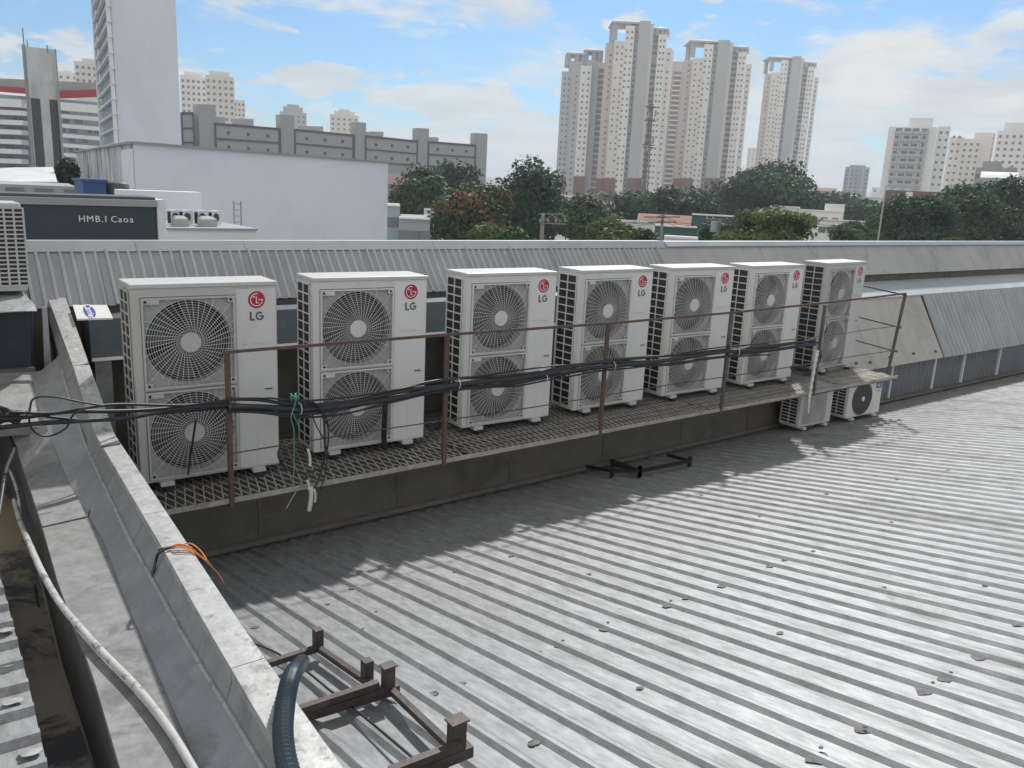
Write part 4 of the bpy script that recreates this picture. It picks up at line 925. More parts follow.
# --- tall blank tower
tt = bldg('blank_tower', 'very tall grey tower with blank wall and narrow ribbed face, cut by top edge')
D = 95; ztop = atD(140, -80, D).z
a = atD(114, 60, D); b = atD(178, 60, D*1.03); c = atD(98.8, 60, D*1.22)
A0 = fl(a); B0 = fl(b); C0 = fl(c); far_ = fl(b)+(C0-A0)
MB().add([fl(A0, GZ), fl(B0, GZ), fl(B0, ztop), fl(A0, ztop)], [(0, 1, 2, 3)]).add([fl(B0, GZ), fl(far_, GZ), fl(far_, ztop), fl(B0, ztop)], [(0, 1, 2, 3)]).add([fl(far_, GZ), fl(C0, GZ), fl(C0, ztop), fl(far_, ztop)], [(0, 1, 2, 3)]).add([fl(A0, ztop), fl(B0, ztop), fl(far_, ztop), fl(C0, ztop)], [(0, 1, 2, 3)]).build('blank_wall', M_tpan, tt)
MB().add([fl(A0, GZ), fl(C0, GZ), fl(C0, ztop), fl(A0, ztop)], [(0, 1, 2, 3)]).build('glass_face', M_tblue, tt)
out = (A0-B0).normalized()
z = atD(100, 142, D).z; k = 0
while z < ztop:
    MB().bar(fl(A0, z)+out*.25-(C0-A0)*.02, fl(C0, z)+out*.25, .4, .22).build('floor_fin', M_bwh, tt); z += 1.66; k += 1
MB().bar(fl(A0, GZ)+out*.3, fl(A0, ztop)+out*.3, .4, .4, (0, 1, 0)).build('corner_fin', M_bwh, tt); MB().bar(fl(C0, GZ)+out*.3, fl(C0, ztop)+out*.3, .4, .4, (0, 1, 0)).build('corner_fin', M_bwh, tt)
# --- long grey block
lb_ = bldg('long_grey_block', 'long low grey block with square piers on the skyline behind the white building')
DL, DR = 205, 262
def LP(px): t_ = (px-182)/(487-182); return DL*DR/(DR*(1-t_)+DL*t_) if False else DL+(DR-DL)*t_
def LY(px): return 121+(px-182)*(136-121)/(487-182)+ (px-182)*.0
def seg_wall(px0, px1, py0, py1, m, name, dv, dep, dz=0):
    a = atD(px0, py0, LP(px0)); b = atD(px1, py1, LP(px1)); u = (fl(b)-fl(a)).normalized(); v = Vector((-u.y, u.x, 0)); v = v if v.dot(Vector((fw.x, fw.y, 0))) > 0 else -v
    a0 = fl(a)+v*dv; b0 = fl(b)+v*dv
    MB().add([fl(a0, GZ), fl(b0, GZ), fl(b0+v*dep, GZ), fl(a0+v*dep, GZ), fl(a0, a.z), fl(b0, b.z), fl(b0+v*dep, b.z), fl(a0+v*dep, a.z)], [(3, 2, 1, 0), (4, 5, 6, 7), (0, 1, 5, 4), (1, 2, 6, 5), (2, 3, 7, 6), (3, 0, 4, 7)]).build(name, m, lb_)
    return a0, b0, a.z, b.z, v
segs = [(182, 192, 112, 112), (215, 279, 122.5, 128), (295, 353, 128.5, 134.5), (366, 417, 135, 140.5), (429, 475, 141, 144.5)]
for i, (p0_, p1_, y0_, y1_) in enumerate(segs):
    a0, b0, za, zb2, v = seg_wall(p0_-1, p1_+1, y0_, y1_, M_long, 'bay_wall', 0, 18)
    for dz in (-.3, -3.9, -7.3):
        MB().bar(fl(a0, za+dz)-v*.15, fl(b0, zb2+dz)-v*.15, .3, .55 if dz == -.3 else .4).build('dark_band', M_longd, lb_)
    for q0 in (.01, .985):
        q_ = a0.lerp(b0, q0)-v*.15; MB().bar(fl(q_, GZ), fl(q_, za-.2), .4, .3, (0, 1, 0)).build('dark_band', M_longd, lb_)
    if i:
        for zz_ in (-2.6, -6.2):
            for q0 in (.2, .5, .8):
                q_ = a0.lerp(b0, q0)-v*.1; MB().bar(fl(q_, (za+zb2)/2+zz_), fl(q_, (za+zb2)/2+zz_+.7), .7, .3, (0, 1, 0)).build('vent', M_longd, lb_)
for (p0_, p1_, y0_) in ((197, 214, 104), (279.5, 293, 114.5), (354, 365, 122), (416, 428, 128), (474, 486.5, 133)):
    seg_wall(p0_, p1_, y0_, y0_+.8, M_long, 'pier', -.7, 3)
for (p0_, p1_, y0_) in ((252, 264, 118), (319, 333, 125.5), (381, 393, 131), (437, 448, 136.5), (221, 236, 116)):
    seg_wall(p0_, p1_, y0_, y0_+.5, M_long, 'roof_box', 6, 6)
# --- generic plain tower with windows
def tower(name, label, px0, px1, py, D, m, depth=14, cols=4, fl_=3., ww=1.2, wh=1.3, cat='building', group=None, cap=40, crown=None, basepy=None, m_side=None, turn=None):
    t = bldg(name, label, cat, group); f = bay(t, 'wall', px0, px1, py, D, depth, m, D1=turn)
    ws = Wins(t, cap=cap); zlo = atD((px0+px1)/2, basepy, D).z if basepy else GZ+3
    ws.grid(f, [f['w']*(k+.5)/cols for k in range(cols)], zlo, f['zt']-2, fl_, ww, wh); ws.done()
    if crown:
        for (c0_, c1_, cy_) in crown: bay(t, 'roof_box', c0_, c1_, cy_, D, depth*.6, m, dv=depth*.2)
    return t, f
tower('apartment_tower', 'pale apartment tower directly left of the tall blank tower', 57, 78, 72, 420, M_twhite, 16, 3, crown=[(62, 72, 70)], basepy=95, group='apartment towers behind the blank tower')
tower('apartment_tower', 'taller pale apartment tower touching the left edge of the blank tower', 74, 97, 62, 400, M_cream, 16, 4, crown=[(82, 95, 58)], basepy=95, group='apartment towers behind the blank tower')
tower('apartment_tower', 'pale apartment tower just right of the blank tower', 180, 206, 76, 430, M_twhite, 16, 5, crown=[(184, 203, 71.5)], basepy=125, group='apartment towers behind the grey block')
t_, f_t = tower('apartment_tower', 'tall balconied apartment tower right of the blank tower', 205, 234, 76, 415, M_cream, 16, 5, crown=[(209, 229, 71)], basepy=125, group='apartment towers behind the grey block')
tower('apartment_tower', 'slim low apartment tower peeping above the grey block', 233, 245, 100, 500, M_cream, 12, 3, basepy=125, group='apartment towers behind the grey block')
tower('apartment_tower', 'round-topped tower above the grey block, left of the pair', 280, 306.5, 112, 520, M_tgrey, 16, 5, crown=[(283, 303, 106.5), (287, 299, 104)], basepy=130, group='round-topped towers behind the grey block')
tower('apartment_tower', 'round-topped tower above the grey block, right of the pair', 330, 358.5, 115, 520, M_cream, 16, 5, crown=[(334, 355, 111), (339, 350, 109)], basepy=130, group='round-topped towers behind the grey block')
# --- four large residential towers
FLH = 3.0
def canopy(t, px0, px1, py_top, py_base, D, dv, depth, m=M_tgrey, name='roof_canopy'):
    a = atD(px0, py_top+3, D); b = atD(px1, py_top+3, D); u = (fl(b)-fl(a)).normalized(); v = Vector((-u.y, u.x, 0)); v = v if v.dot(fw) > 0 else -v
    ze = (a.z+b.z)/2; zp = atD((px0+px1)/2, py_top, D).z+.6; a0 = fl(a)+v*dv; b0 = fl(b)+v*dv; c_ = (a0+b0)/2+v*depth/2
    e = [fl(a0, ze), fl(b0, ze), fl(b0+v*depth, ze), fl(a0+v*depth, ze)]; dn = Vector((0, 0, .9))
    MB().add([q_ for q_ in e]+[fl(c_, zp)]+[q_-dn for q_ in e], [(0, 1, 4), (1, 2, 4), (2, 3, 4), (3, 0, 4), (8, 7, 6, 5), (0, 5, 6, 1), (1, 6, 7, 2), (2, 7, 8, 3), (3, 8, 5, 0)]).build(name, m, t)
    zb = atD((px0+px1)/2, py_base, D).z; ins = .12
    for s_, r_ in ((ins, .1), (1-ins, .1), (ins, .85), (1-ins, .85), (.55, .1)):
        q_ = a0.lerp(b0, s_)+v*depth*r_; MB().bar(fl(q_, zb-1), fl(q_, ze-.9), 2.0, 2.0, (0, 1, 0)).build('canopy_column', m, t)
def big_tower(label, X, Y, D, brickpy=None, wide=1.0):
    """X(u): pixel column at the tower's top for u in 0..1, Y(k): pixel row offset"""
    t = bldg('residential_tower', label, 'building', 'four tall residential towers'); ws = Wins(t, cap=90)
    spec = [  # u0 u1 topdy dv depth material cols rows-of-windows
        (0.00, .15, 20, 3.0, 22, M_pink, (.55,), 0), (.13, .30, 19, 0.5, 24, M_cream, (.30, .75), 0), (.30, .44, 5, -1.5, 26, M_twhite, (.25, .75), 0),
        (.42, .53, 4, .8, 24, M_tgrey, (.5,), 0), (.51, .68, 1, -3.2, 30, M_tgrey, (), 0), (.67, .73, 3, -1.2, 26, M_cream, (), 0), (.72, .82, 6, 2.0, 20, M_tgrey, (.3, .75), 1), (.80, .93, 13, -.5, 24, M_twhite, (.3, .7), 0), (.92, 1.0, 25, 1.5, 20, M_cream, (.5,), 0)]  # plain grey forward bay: the shade on that wall is put into its colour
    for (u0, u1, dy, dv, dep, m, cols, big) in spec:
        f = bay(t, 'bay', X(u0), X(u1), Y(dy), D, dep, m, dv=dv)
        if cols: ws.grid(f, [f['w']*c for c in cols], GZ+8, f['zt']-2.5, FLH, 1.9 if big else .95, 1.7 if big else 1.0, off=.08, skip=.10)
        if brickpy and m in (M_pink, M_tgrey, M_cream) and u0 in (0.0, .51, .13, .67):
            zz_ = atD(X(u0), brickpy, D).z; a = f['a']-f['v']*.12-f['u']*.05; b = f['b']-f['v']*.12+f['u']*.05
            MB().add([fl(a, GZ), fl(b, GZ), fl(b, zz_), fl(a, zz_), fl(b+f['v']*6, GZ), fl(b+f['v']*6, zz_), fl(a+f['v']*6, GZ), fl(a+f['v']*6, zz_)], [(0, 1, 2, 3), (1, 4, 5, 2), (6, 0, 3, 7), (3, 2, 5, 7)]).build('brick_base', M_brick, t)
    canopy(t, X(.09), X(.58), Y(-2), Y(16), D, -1, 18); canopy(t, X(.76), X(.96), Y(4), Y(12), D, 0, 14)
    ws.done(); return t
big_tower('broad cream tower, second from left of the four, with lattice mast before it', lambda u: 606+u*66, lambda k: 21+k*1.05, 430, 178)
big_tower('tall cream tower, third from left, right of the broad balconied slab', lambda u: 684+u*68, lambda k: 40+k*.95, 470, 178)
big_tower('tall cream tower standing alone behind the biggest dark tree', lambda u: 765+u*54, lambda k: 56+k*.85, 570, None)
# leftmost double-canopy tower
t = bldg('residential_tower', 'shorter cream tower with two small roof canopies, leftmost of the four', 'building', 'four tall residential towers'); ws = Wins(t, cap=90); D = 445
for (p0_, p1_, py, dv, m, cols, big) in ((562, 573, 71, 2, M_tgrey, (.3, .7), 0), (572.5, 582, 69, .5, M_tgrey, (.5,), 0), (581, 592, 66, -1, M_twhite, (.3, .75), 0), (591.5, 599, 66, 1.5, M_tgrey, (), 0), (598.5, 606, 62, 3, M_cream, (.5,), 2), (605.5, 616, 46, 1, M_cream, (.4,), 0), (615.5, 622, 45.5, 2.5, M_pink, (.5,), 0)):
    f = bay(t, 'bay', p0_, p1_, py, D, 22, m, dv=dv)
    if cols: ws.grid(f, [f['w']*c for c in cols], GZ+8, f['zt']-3, FLH, 3.0 if big else 1.05, 1.9 if big else 1.15, off=.08, skip=.04)
    if p0_ in (562, 581, 605.5):
        zz_ = atD(p0_, 176, D).z; a = f['a']-f['v']*.12-f['u']*.05; b = f['b']-f['v']*.12+f['u']*.05
        MB().add([fl(a, GZ), fl(b, GZ), fl(b, zz_), fl(a, zz_), fl(b+f['v']*6, GZ), fl(b+f['v']*6, zz_), fl(a+f['v']*6, GZ), fl(a+f['v']*6, zz_)], [(0, 1, 2, 3), (1, 4, 5, 2), (6, 0, 3, 7), (3, 2, 5, 7)]).build('brick_base', M_brick, t)
bay(t, 'upper_volume', 569, 583, 60, D, 14, M_tgrey, dv=4); bay(t, 'upper_volume', 587, 600, 59, D, 14, M_tgrey, dv=4)
canopy(t, 567, 587, 49, 62, D, 3, 14); canopy(t, 585, 604, 46, 62, D, 3, 14); ws.done()
# balconied slab between
t = bldg('residential_tower', 'cream slab with dark balcony stacks, set back between the two tallest towers', 'building'); ws = Wins(t, cap=90); D = 520
for (p0_, p1_, py, dv, m, cols, w_) in ((666, 674, 50, 0, M_cream, (.5,), 1.1), (673, 684, 61, 2, M_pink, (.5,), 4.5), (683.5, 693, 64, 0, M_cream, (.5,), 3.2)):
    f = bay(t, 'bay', p0_, p1_, py, D, 20, m, dv=dv); ws.grid(f, [f['w']*c for c in cols], GZ+8, f['zt']-6, 3.0, w_, 1.8, off=.1)
    if w_ > 2: 
        z = f['zt']-6
        while z > GZ+8: MB().bar(fl(f['a']+f['u']*.6, z-2.5)-f['v']*.6, fl(f['b']-f['u']*.6, z-2.5)-f['v']*.6, 1.2, .8).build('balcony', M_cream, t); z -= 3
ws.done()
tower('apartment_tower', 'small distant pale tower left of the lone cream tower', 748, 760, 148, 900, M_cream, 14, 3, group='distant towers', basepy=165, cap=30)
t_, f_ = tower('apartment_tower', 'distant blue grey tower standing between the lone tower and the white block', 845.5, 870, 167, 620, M_tblue, 16, 5, ww=1.6, wh=1.6, basepy=195, cap=60, crown=[(850, 866, 165)])
for q0 in (.22, .72): 
    q_ = f_['a'].lerp(f_['b'], q0)-f_['v']*.4; MB().bar(fl(q_, GZ), fl(q_, f_['zt']+.5), 1.4, 1.0, (0, 1, 0)).build('pilaster', M_tgrey, t_)
# --- right white block with balcony grid
t = bldg('white_block', 'white apartment block with grey balcony grid over a brown base, right skyline'); D = 330
f = bay(t, 'front_wall', 889, 938, 127, D, 13, M_twhite, zb=GZ); f2 = bay(t, 'side_wing', 938.5, 951, 126, D, 13, M_bwh, dv=1.5); bay(t, 'roof_box', 910, 934, 117.5, D, 8, M_twhite, dv=2)
f3 = bay(t, 'rear_wing', 950, 964, 137, D+15, 12, M_cream)
ws = Wins(t, cap=60); fl_h = 2.9; z = f['zt']-2.2; zlo = atD(900, 190, D).z
while z > zlo:
    MB().bar(fl(f['a'].lerp(f['b'], .14), z)-f['v']*.5, fl(f['a'].lerp(f['b'], .84), z)-f['v']*.5, 1.0, .9).build('balcony', M_tgrey, t)
    for c in (.22, .40, .57, .75): ws.put(f, f['w']*c-1.2, z+.6, 2.4, 1.1, .06)
    for c in (.3, .8): ws.put(f2, f2['w']*c-.5, z+.4, .9, .9, .06)
    for c in (.3, .7): ws.put(f3, f3['w']*c-.5, z+.0, .9, .9, .06)
    z -= fl_h
ws.done()
for c in (.26, .48, .70, .80):
    q_ = f['a'].lerp(f['b'], c)-f['v']*.7; MB().bar(fl(q_, zlo), fl(q_, f['zt']-1.2), .5, .8, (0, 1, 0)).build('balcony_post', M_tgrey, t)
bb = bldg('brown_building', 'low brown red building with a white panel at the foot of the white block'); D = 240
f = bay(bb, 'wall', 886, 944, 191, D, 10, M_brown); bay(bb, 'white_panel', 906, 913, 192, D, 3, M_bwh, dv=-.3)
tower('apartment_tower', 'cream apartment tower, first right of the white block', 963, 982, 139, 430, M_cream, 16, 3, basepy=185, cap=40, crown=[(975, 994, 132)])
tower('apartment_tower', 'cream apartment tower with set back top, near the right edge', 979, 996, 133, 450, M_pink, 16, 3, basepy=185, cap=40)
tower('apartment_tower', 'white apartment tower at the right edge of the skyline', 998, 1040, 131, 400, M_twhite, 16, 6, basepy=170, cap=50, crown=[(1005, 1035, 122)])
tower('low_block', 'low grey block below the towers at the right edge', 976, 1018, 168, 260, M_conc, 12, 7, basepy=180, cap=30, crown=[(983, 1003, 161), (1010, 1014, 165)])
sd = bldg('arched_shed', 'pale roofed shed behind trees at right edge'); f = bay(sd, 'wall', 980, 1018, 178, 210, 8, M_conc)
a = fl(f['a'], f['zt']); b = fl(f['b'], f['zt']); rows = []
for k in range(9):
    q_ = k/8; rows.append([a+f['v']*8*q_+Vector((0, 0, 1.6*math.sin(PI*q_))), b+f['v']*8*q_+Vector((0, 0, 1.6*math.sin(PI*q_)))])
MB().loft(rows).build('arched_roof', M_bwh, sd)
# --- low houses right
def house(label, px0, px1, py, D, depth, m, roof=None, name='low_house', wn_=2, basepy=None, grp='low white houses among the trees'):
    t = bldg(name, label, 'building', grp); f = bay(t, 'wall', px0, px1, py, D, depth, m)
    if roof is not None:
        a, b, v, z = f['a'], f['b'], f['v'], f['zt']; e = f['u']*.4
        MB().add([fl(a-e-v*.5, z-.1), fl(b+e-v*.5, z-.1), fl(b+e+v*depth*.5, z+depth*.16), fl(a-e+v*depth*.5, z+depth*.16), fl(a-e+v*(depth+.5), z-.1), fl(b+e+v*(depth+.5), z-.1)], [(0, 1, 2, 3), (3, 2, 5, 4), (0, 3, 4), (1, 5, 2)]).build('roof', roof, t)
    else: MB().bar(fl(f['a'], f['zt']+.08)-f['v']*.1, fl(f['b'], f['zt']+.08)-f['v']*.1, .4, .16).build('roof_edge', M_twhite, t)
    ws = Wins(t); ws.grid(f, [f['w']*(k+.5)/wn_ for k in range(wn_)], f['zt']-2.6, f['zt']-1.0, 3, 1.0, .9); ws.done(); return t, f
house('low white house with flat roof, left part behind the light green tree', 770, 800, 207, 150, 10, M_twhite)
house('white house with a raised block in front of the biggest dark tree', 799, 842, 211, 140, 9, M_twhite, wn_=4)
house('small raised white block on the houses before the biggest dark tree', 825, 845, 205, 142, 5, M_twhite, wn_=1)
house('long low white house at the foot of the far houses', 818, 868, 221, 125, 6, M_twhite, wn_=5)
house('small house with red tiled roof near the thin pole', 857, 873, 232, 110, 5, M_bwh, M_rtile, wn_=1)
house('small white house with grey roof left of the red tiled one', 836, 856, 232, 105, 5, M_bwh, M_conc, wn_=2)
house('greyish distant house right of the biggest dark tree', 833, 856, 197, 300, 8, M_conc, M_conc, wn_=3, grp='distant houses at the foot of the skyline')
house('pale distant house below the blue grey tower', 864, 888, 198, 280, 8, M_twhite, wn_=3, grp='distant houses at the foot of the skyline')
house('distant house with brownish roof left of the blue grey tower', 818, 836, 191, 340, 8, M_pink, M_rtile, wn_=3, grp='distant houses at the foot of the skyline')
house('pale distant cube house left of the thin pole, above the others', 872, 886, 188, 420, 8, M_twhite, wn_=2, grp='distant houses at the foot of the skyline')
house('reddish roofed low building among the trees behind the middle units', 640, 700, 224, 95, 6, M_rtile, M_rtile, 'low_building', 3, grp='low buildings among the middle trees')
house('thin white roofed lean-to left of the reddish roof', 615, 656, 222, 88, 5, M_bwh, None, 'low_building', 2, grp='low buildings among the middle trees')
t, f = house('green screened enclosure right of the reddish roof', 692, 738, 216, 90, 7, M_tarp, None, 'screened_enclosure', 1, grp='low buildings among the middle trees')
house('dark green netted enclosure in front of the reddish roof', 655, 697, 227, 80, 5, M_tarp, None, 'screened_enclosure', 1, grp='low buildings among the middle trees')
house('white edge of a low building just over the parapet, below the green screen', 664, 698, 238.5, 60, 4, M_bwh, None, 'low_building', 1, grp='low buildings among the middle trees')
house('small gabled house with brown roof just right of the white building', 388, 413, 184, 120, 9, M_conc, M_brown, 'gabled_house', 2, grp='houses right of the white building')
house('pale grey low block beside the white building above the parapet', 386, 400, 206, 75, 10, M_tblue, None, 'low_building', 1, grp='houses right of the white building')
house('low grey flat building beside the flame tree', 399, 430, 219, 72, 10, M_conc, None, 'low_building', 3, grp='houses right of the white building')
house('small white hut between the white building and flame tree', 424, 434, 210, 90, 4, M_bwh, None, 'low_building', 1, grp='houses right of the white building')
house('small white house between trees in the middle, at their feet', 645, 690, 197, 330, 8, M_twhite, wn_=4, grp='distant houses at the foot of the skyline')
house('pale low wall of houses before the leftmost cream tower', 560, 612, 196, 330, 8, M_bwh, wn_=6, grp='distant houses at the foot of the skyline')
# --- trees
FAR = []
def tree(label, cx_, top, bot, hw, D, leaf, n=2600, lobes=9, name='leafy_tree', flat=1.0, group='trees beyond the parapet', lsz=None, seed=1, core=True, sink=None):
    R0 = random.Random(seed*77+int(cx_)); c = atD(cx_, (top+bot)/2, D); s = D/FPX; rx = hw*s*1.28; rz = (bot-top)/2*s*1.04; ls = (lsz or max(.16, D*.0042))*1.45; n = int(n*2.5)
    t = None if sink is not None else empty(name, (c.x, c.y, GZ), 0, label, 'tree', group); o_ = Vector((c.x, c.y, GZ)); cz = c.z-GZ
    lob = []
    for k in range(lobes):
        a = R0.random()*2*PI; h = R0.uniform(-.75, .8); q_ = math.sqrt(max(0, 1-h*h*.8))*R0.uniform(.25, .72)
        rr = R0.uniform(.30, .50)*(1-.25*abs(h))
        lob.append((Vector((math.cos(a)*q_*rx, math.sin(a)*q_*rx, cz+h*rz*.70)), rr*rx, rr*rz*1.1*flat))
    lob.append((Vector((0, 0, cz)), rx*.62, rz*.72)); lob.append((Vector((0, 0, cz+rz*.45)), rx*.42, rz*.5)); lob.append((Vector((0, 0, cz-rz*.4)), rx*.6, rz*.5))
    vs = []; fs = []; at = []
    tot = sum(l_[1]*l_[2] for l_ in lob)
    for li, (lc, lr2, lz) in enumerate(lob):
        m_ = int(n*lr2*lz/tot); tone = R0.uniform(.1, .75)
        for k in range(m_):
            d = Vector((R0.gauss(0, 1), R0.gauss(0, 1), R0.gauss(0, 1))).normalized(); q_ = R0.uniform(.62, 1.08) if R0.random() > .1 else R0.uniform(1.05, 1.25)
            p = lc+Vector((d.x*lr2, d.y*lr2, d.z*lz))*q_
            nz = vnoise(p.x*.5/ls*.35, p.y*.5/ls*.35, p.z*.5/ls*.35)
            if nz < -.28: continue
            nn_ = (d+Vector((R0.gauss(0, .6), R0.gauss(0, .6), R0.gauss(0, .6)+.3))).normalized(); u = nn_.orthogonal().normalized(); w_ = nn_.cross(u); ang = R0.random()*PI
            u2 = u*math.cos(ang)+w_*math.sin(ang); w2 = nn_.cross(u2); sz_ = ls*R0.uniform(.5, 1.15); b0 = len(vs)
            vs += [p-u2*sz_*.5, p+w2*sz_*.32, p+u2*sz_*.55, p-w2*sz_*.34]; fs.append((b0, b0+1, b0+2, b0+3))
            val = max(0, min(.88, tone+.5*nz+R0.uniform(-.15, .15)))
            if leaf is LF_flame and d.z > -.35 and lc.z > cz-rz*.35 and R0.random() < .38 and (nz > -.02): val = 1.0
            at.append(val)
    if sink is not None: sink.append(([v_+o_ for v_ in vs], fs, at)); return
    me = bpy.data.meshes.new('crown'); me.from_pydata([tuple(v_) for v_ in vs], [], fs); me.materials.append(leaf)
    A = me.attributes.new('leaf', 'FLOAT', 'FACE'); A.data.foreach_set('value', at)
    o = bpy.data.objects.new('crown', me); COL.objects.link(o); o.parent = t
    tr = MB(); r0 = max(.12, rx*.07); hb_ = cz-rz*.5
    tr.tube([(0, 0, 0), (r0*.5, 0, hb_*.5), (0, r0*.6, hb_), (0, 0, cz)], r0, 8, rf=lambda i: r0*(1.25, 1, .8, .45)[i]); tr.build('trunk', M_bark, t, True)
    for (lc, lr2, lz) in lob[:5]:
        MB().tube([(0, 0, hb_), tuple(Vector((0, 0, hb_)).lerp(lc, .55)+Vector((0, 0, .05*rz))), tuple(lc)], r0*.4, 6, rf=lambda i: r0*(.5, .35, .15)[i]).build('limb', M_bark, t, True)
    return t
tree('dark leafy tree beside the white building, in front of the grey block', 418, 166, 240, 34, 120, LF_mid, 3000, seed=1)
tree('dark tree filling the gap behind the flame tree', 455, 163, 240, 30, 135, LF_dark, 2600, seed=2)
tree('flame tree with orange red blossom left of the large round tree', 470, 184, 246, 42, 75, LF_flame, 4600, name='flame_tree', lobes=12, seed=3)
tree('large round dense dark tree, tallest left of the cream towers', 530, 158, 246, 40, 100, LF_dark, 5200, lobes=13, seed=4)
tree('small light green bush tree at the foot of the flame tree', 487, 222, 252, 22, 55, LF_lite, 1500, name='bushy_tree', seed=5)
tree('small light green bush tree at the foot of the large round tree', 512, 226, 252, 16, 52, LF_mid, 1100, name='bushy_tree', seed=6)
tree('mid green tree directly right of the large round tree', 585, 196, 246, 32, 95, LF_mid, 2800, seed=7)
tree('light green tree before the middle trees, behind the fourth unit', 608, 218, 250, 26, 62, LF_lite, 1900, name='bushy_tree', seed=8)
tree('dark tree under the broad cream tower', 628, 192, 240, 28, 140, LF_dark, 2200, seed=9)
tree('dark tree under the lattice mast', 668, 187, 228, 26, 150, LF_dark, 2200, seed=10)
tree('dark rounded tree between the mast and the third tower', 696, 189, 232, 26, 145, LF_dark, 2200, seed=11)
tree('biggest dark spreading tree, in front of the lone cream tower', 775, 162, 232, 52, 165, LF_dark, 6400, lobes=15, flat=.8, seed=12)
tree('dark tree joining the left side of the biggest spreading tree', 733, 186, 232, 22, 165, LF_dark, 1800, seed=13)
tree('loose light green tree in front of the biggest dark tree', 770, 208, 252, 46, 60, LF_lite, 5000, lobes=13, seed=14)
tree('small green tree among the low white houses', 852, 222, 250, 22, 85, LF_mid, 1500, seed=15)
tree('dark small tree left of the thin pole', 862, 200, 226, 22, 190, LF_dark, 1500, seed=16)
tree('green tree right of the thin pole', 895, 196, 250, 24, 95, LF_mid, 2600, seed=17)
tree('broad green tree below the white block', 928, 196, 252, 34, 90, LF_dark, 3600, seed=18)
tree('tall green tree below the cream towers at right', 968, 184, 250, 36, 100, LF_mid, 3800, lobes=12, seed=19)
tree('dark tree at the right edge', 1012, 176, 250, 34, 105, LF_dark, 3800, lobes=12, seed=20)
tree('second dark tree beyond the right edge trees', 945, 190, 240, 26, 150, LF_dark, 2200, seed=21)
tree('tree beyond the right frame edge', 1060, 178, 250, 40, 95, LF_mid, 2600, seed=22)
tree('dim small tree between shed and stained wall at left', 68, 158, 195, 9, 70, LF_dark, 700, seed=23)
tree('small bright shrub peeping over the parapet at right', 952, 238, 252, 10, 30, LF_lite, 500, name='shrub', seed=24)
tree('small green tree under the green screened enclosure', 722, 222, 252, 20, 75, LF_mid, 1400, seed=25)
tree('green tree in front of the netted enclosure', 640, 228, 254, 22, 66, LF_mid, 1300, name='bushy_tree', seed=26)
for k in range(16):
    px = -20+k*70+rnd.uniform(-15, 15)
    if 60 < px < 380: continue
    tree('', px, 190+rnd.uniform(-3, 3)+(px-512)*.01, 222, 40, 260, LF_dark, 1100, seed=40+k, sink=FAR)
V_ = []; F_ = []; A_t = []
for vs, fs, at in FAR: o_ = len(V_); V_ += [tuple(v_) for v_ in vs]; F_ += [tuple(i_+o_ for i_ in f_) for f_ in fs]; A_t += at
me = bpy.data.meshes.new('far_woods'); me.from_pydata(V_, [], F_); me.materials.append(LF_dark); me.attributes.new('leaf', 'FLOAT', 'FACE').data.foreach_set('value', A_t)
o = bpy.data.objects.new('far_woods', me); COL.objects.link(o); tag(o, 'hazy dark mass of far trees along the foot of the skyline', 'woods', None, 'stuff')
# --- poles, mast
def pole(label, px, py_top, D, r=.12, group=None, m=M_wood, px_top=None):
    q_ = atD(px, py_top, D); t = empty('utility_pole', (q_.x, q_.y, GZ), 0, label, 'pole', group); MB().tube([(0, 0, 0), (0, 0, q_.z-GZ)], r, 10, rf=lambda i: r*(1.3, .8)[i]).build('shaft', m, t, True); return t, q_.z-GZ
t, h = pole('concrete utility pole with wide lattice crossarm before the round tree', 543, 213, 58, .16)
uu = Vector((math.cos(YAW), -math.sin(YAW), 0))
def rel(px, py, D, t_): v_ = atD(px, py, D); return Vector((v_.x-t_.location.x, v_.y-t_.location.y, v_.z-t_.location.z))
for (a, b) in (((538, 214), (563, 214)), ((540, 223), (566, 224))): MB().bar(rel(*a, 58, t), rel(*b, 58, t), .07, .07).build('crossarm', M_wood, t)
for (a, b) in (((543, 222), (552, 215)), ((552, 215), (562, 222)), ((562, 214), (568, 222))): MB().bar(rel(*a, 58, t), rel(*b, 58, t), .045, .045).build('brace', M_wood, t)
for px in (540, 548, 556, 565): MB().cyl(rel(px, 222, 58, t), (0, 0, 1), .07, .22, 8).build('insulator', M_conc, t)
t, h = pole('utility pole with transformers among wires behind the fifth unit', 720, 219, 62, .13)
for (a, b) in (((705, 219), (736, 219)), ((708, 225), (733, 225))): MB().bar(rel(*a, 62, t), rel(*b, 62, t), .07, .07).build('crossarm', M_wood, t)
MB().cyl(rel(714, 232, 62, t), (0, 0, 1), .3, .8, 12).build('transformer', M_conc, t)
for px in (707, 713, 727, 733): MB().cyl(rel(px, 219, 62, t), (0, 0, 1), .06, .22, 8).build('insulator', M_conc, t)
t, h = pole('utility pole with black crossarms under the lattice mast', 663, 214, 64, .13)
for (a, b) in (((644, 217), (680, 217)), ((648, 222), (676, 222)), ((650, 212), (672, 213))): MB().bar(rel(*a, 64, t), rel(*b, 64, t), .10, .08).build('crossarm', M_black, t)
pole('thin tall pale pole leaning right of the red tiled house', 886, 186, 48, .05, m=M_conc)
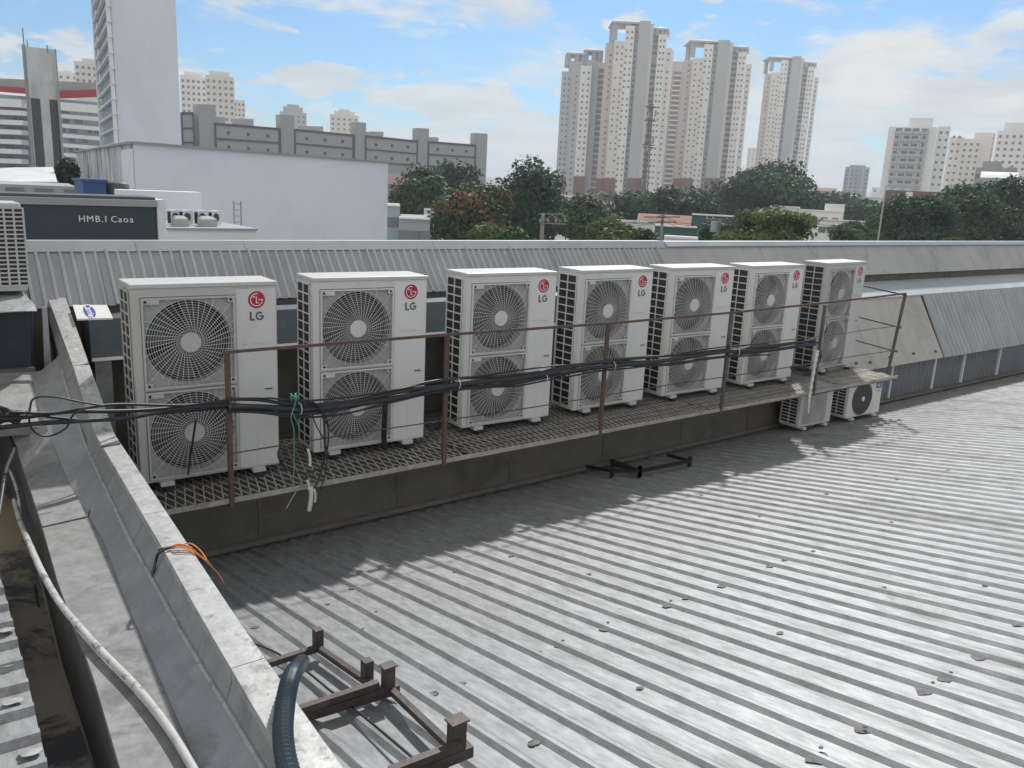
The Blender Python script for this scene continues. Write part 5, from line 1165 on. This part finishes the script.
mt = empty('lattice_mast', tuple(fl(atD(651, 105, 300), GZ)), 0, 'slim steel lattice mast with antennas in front of the broad cream tower', 'mast'); ht = atD(651, 104, 300).z-GZ
for dx, dy in ((-1, -1), (1, -1), (0, 1)): MB().bar((dx*1.1, dy, 0), (dx*.5, dy*.5, ht), .25, .25, (0, 1, 0)).build('mast_leg', M_steel, mt)
z = 0; lz = MB()
while z < ht-2:
    w0 = 1.1-.6*z/ht; lz.bar((-w0, -w0, z), (w0, -w0, z+1.8), .14, .14, (0, 1, 0)); lz.bar((w0, -w0, z), (-w0, -w0, z+1.8), .14, .14, (0, 1, 0)); z += 1.8
lz.build('lattice', M_steel, mt)
for zf in (.97, .86, .66, .64): MB().box(-2.2, 2.2, -1.2, .6, ht*zf, ht*zf+.35).build('antenna_platform', M_steel, mt)
for zf, dx in ((.9, 1.6), (.88, -1.6), (.68, 1.5), (.61, -1.3)): MB().box(dx-.35, dx+.35, -1.3, -.9, ht*zf, ht*zf+2.2).build('antenna', M_conc, mt)
# street wires
for k, (y_, z_) in enumerate(((217, 0), (219, .3), (222, .6))):
    a = atD(543, y_, 58); b = atD(663, y_-2, 64); c = atD(720, y_, 62); d = atD(1080, y_+4, 60); pts = []
    for s_, e_ in ((a, b), (b, c), (c, d)):
        for q_ in range(9): tq = q_/9; pts.append(s_.lerp(e_, tq)-Vector((0, 0, 4*tq*(1-tq)*.6)))
    tag(MB().tube(pts, .022, 4).build('overhead_wire', M_black), ['overhead wire strung between the utility poles, highest strand', 'overhead wire strung between the utility poles, middle strand', 'overhead wire strung between the utility poles, lowest strand'][k], 'wire', 'overhead wires')
# --- haze
hz = MB().box(-1500, 4600, -1500, 4600, -12, 125)
HZ = True
if HZ:
    m = bpy.data.materials.new('haze'); m.use_nodes = True; n = m.node_tree.nodes; n.remove(n['Principled BSDF']); v = n.new('ShaderNodeVolumePrincipled'); v.inputs['Color'].default_value = (.90, .95, 1, 1); v.inputs['Density'].default_value = .0004; v.inputs['Anisotropy'].default_value = .2
    m.node_tree.links.new(v.outputs[0], n['Material Output'].inputs['Volume'])
    o = hz.build('haze', m); tag(o, kind='stuff')
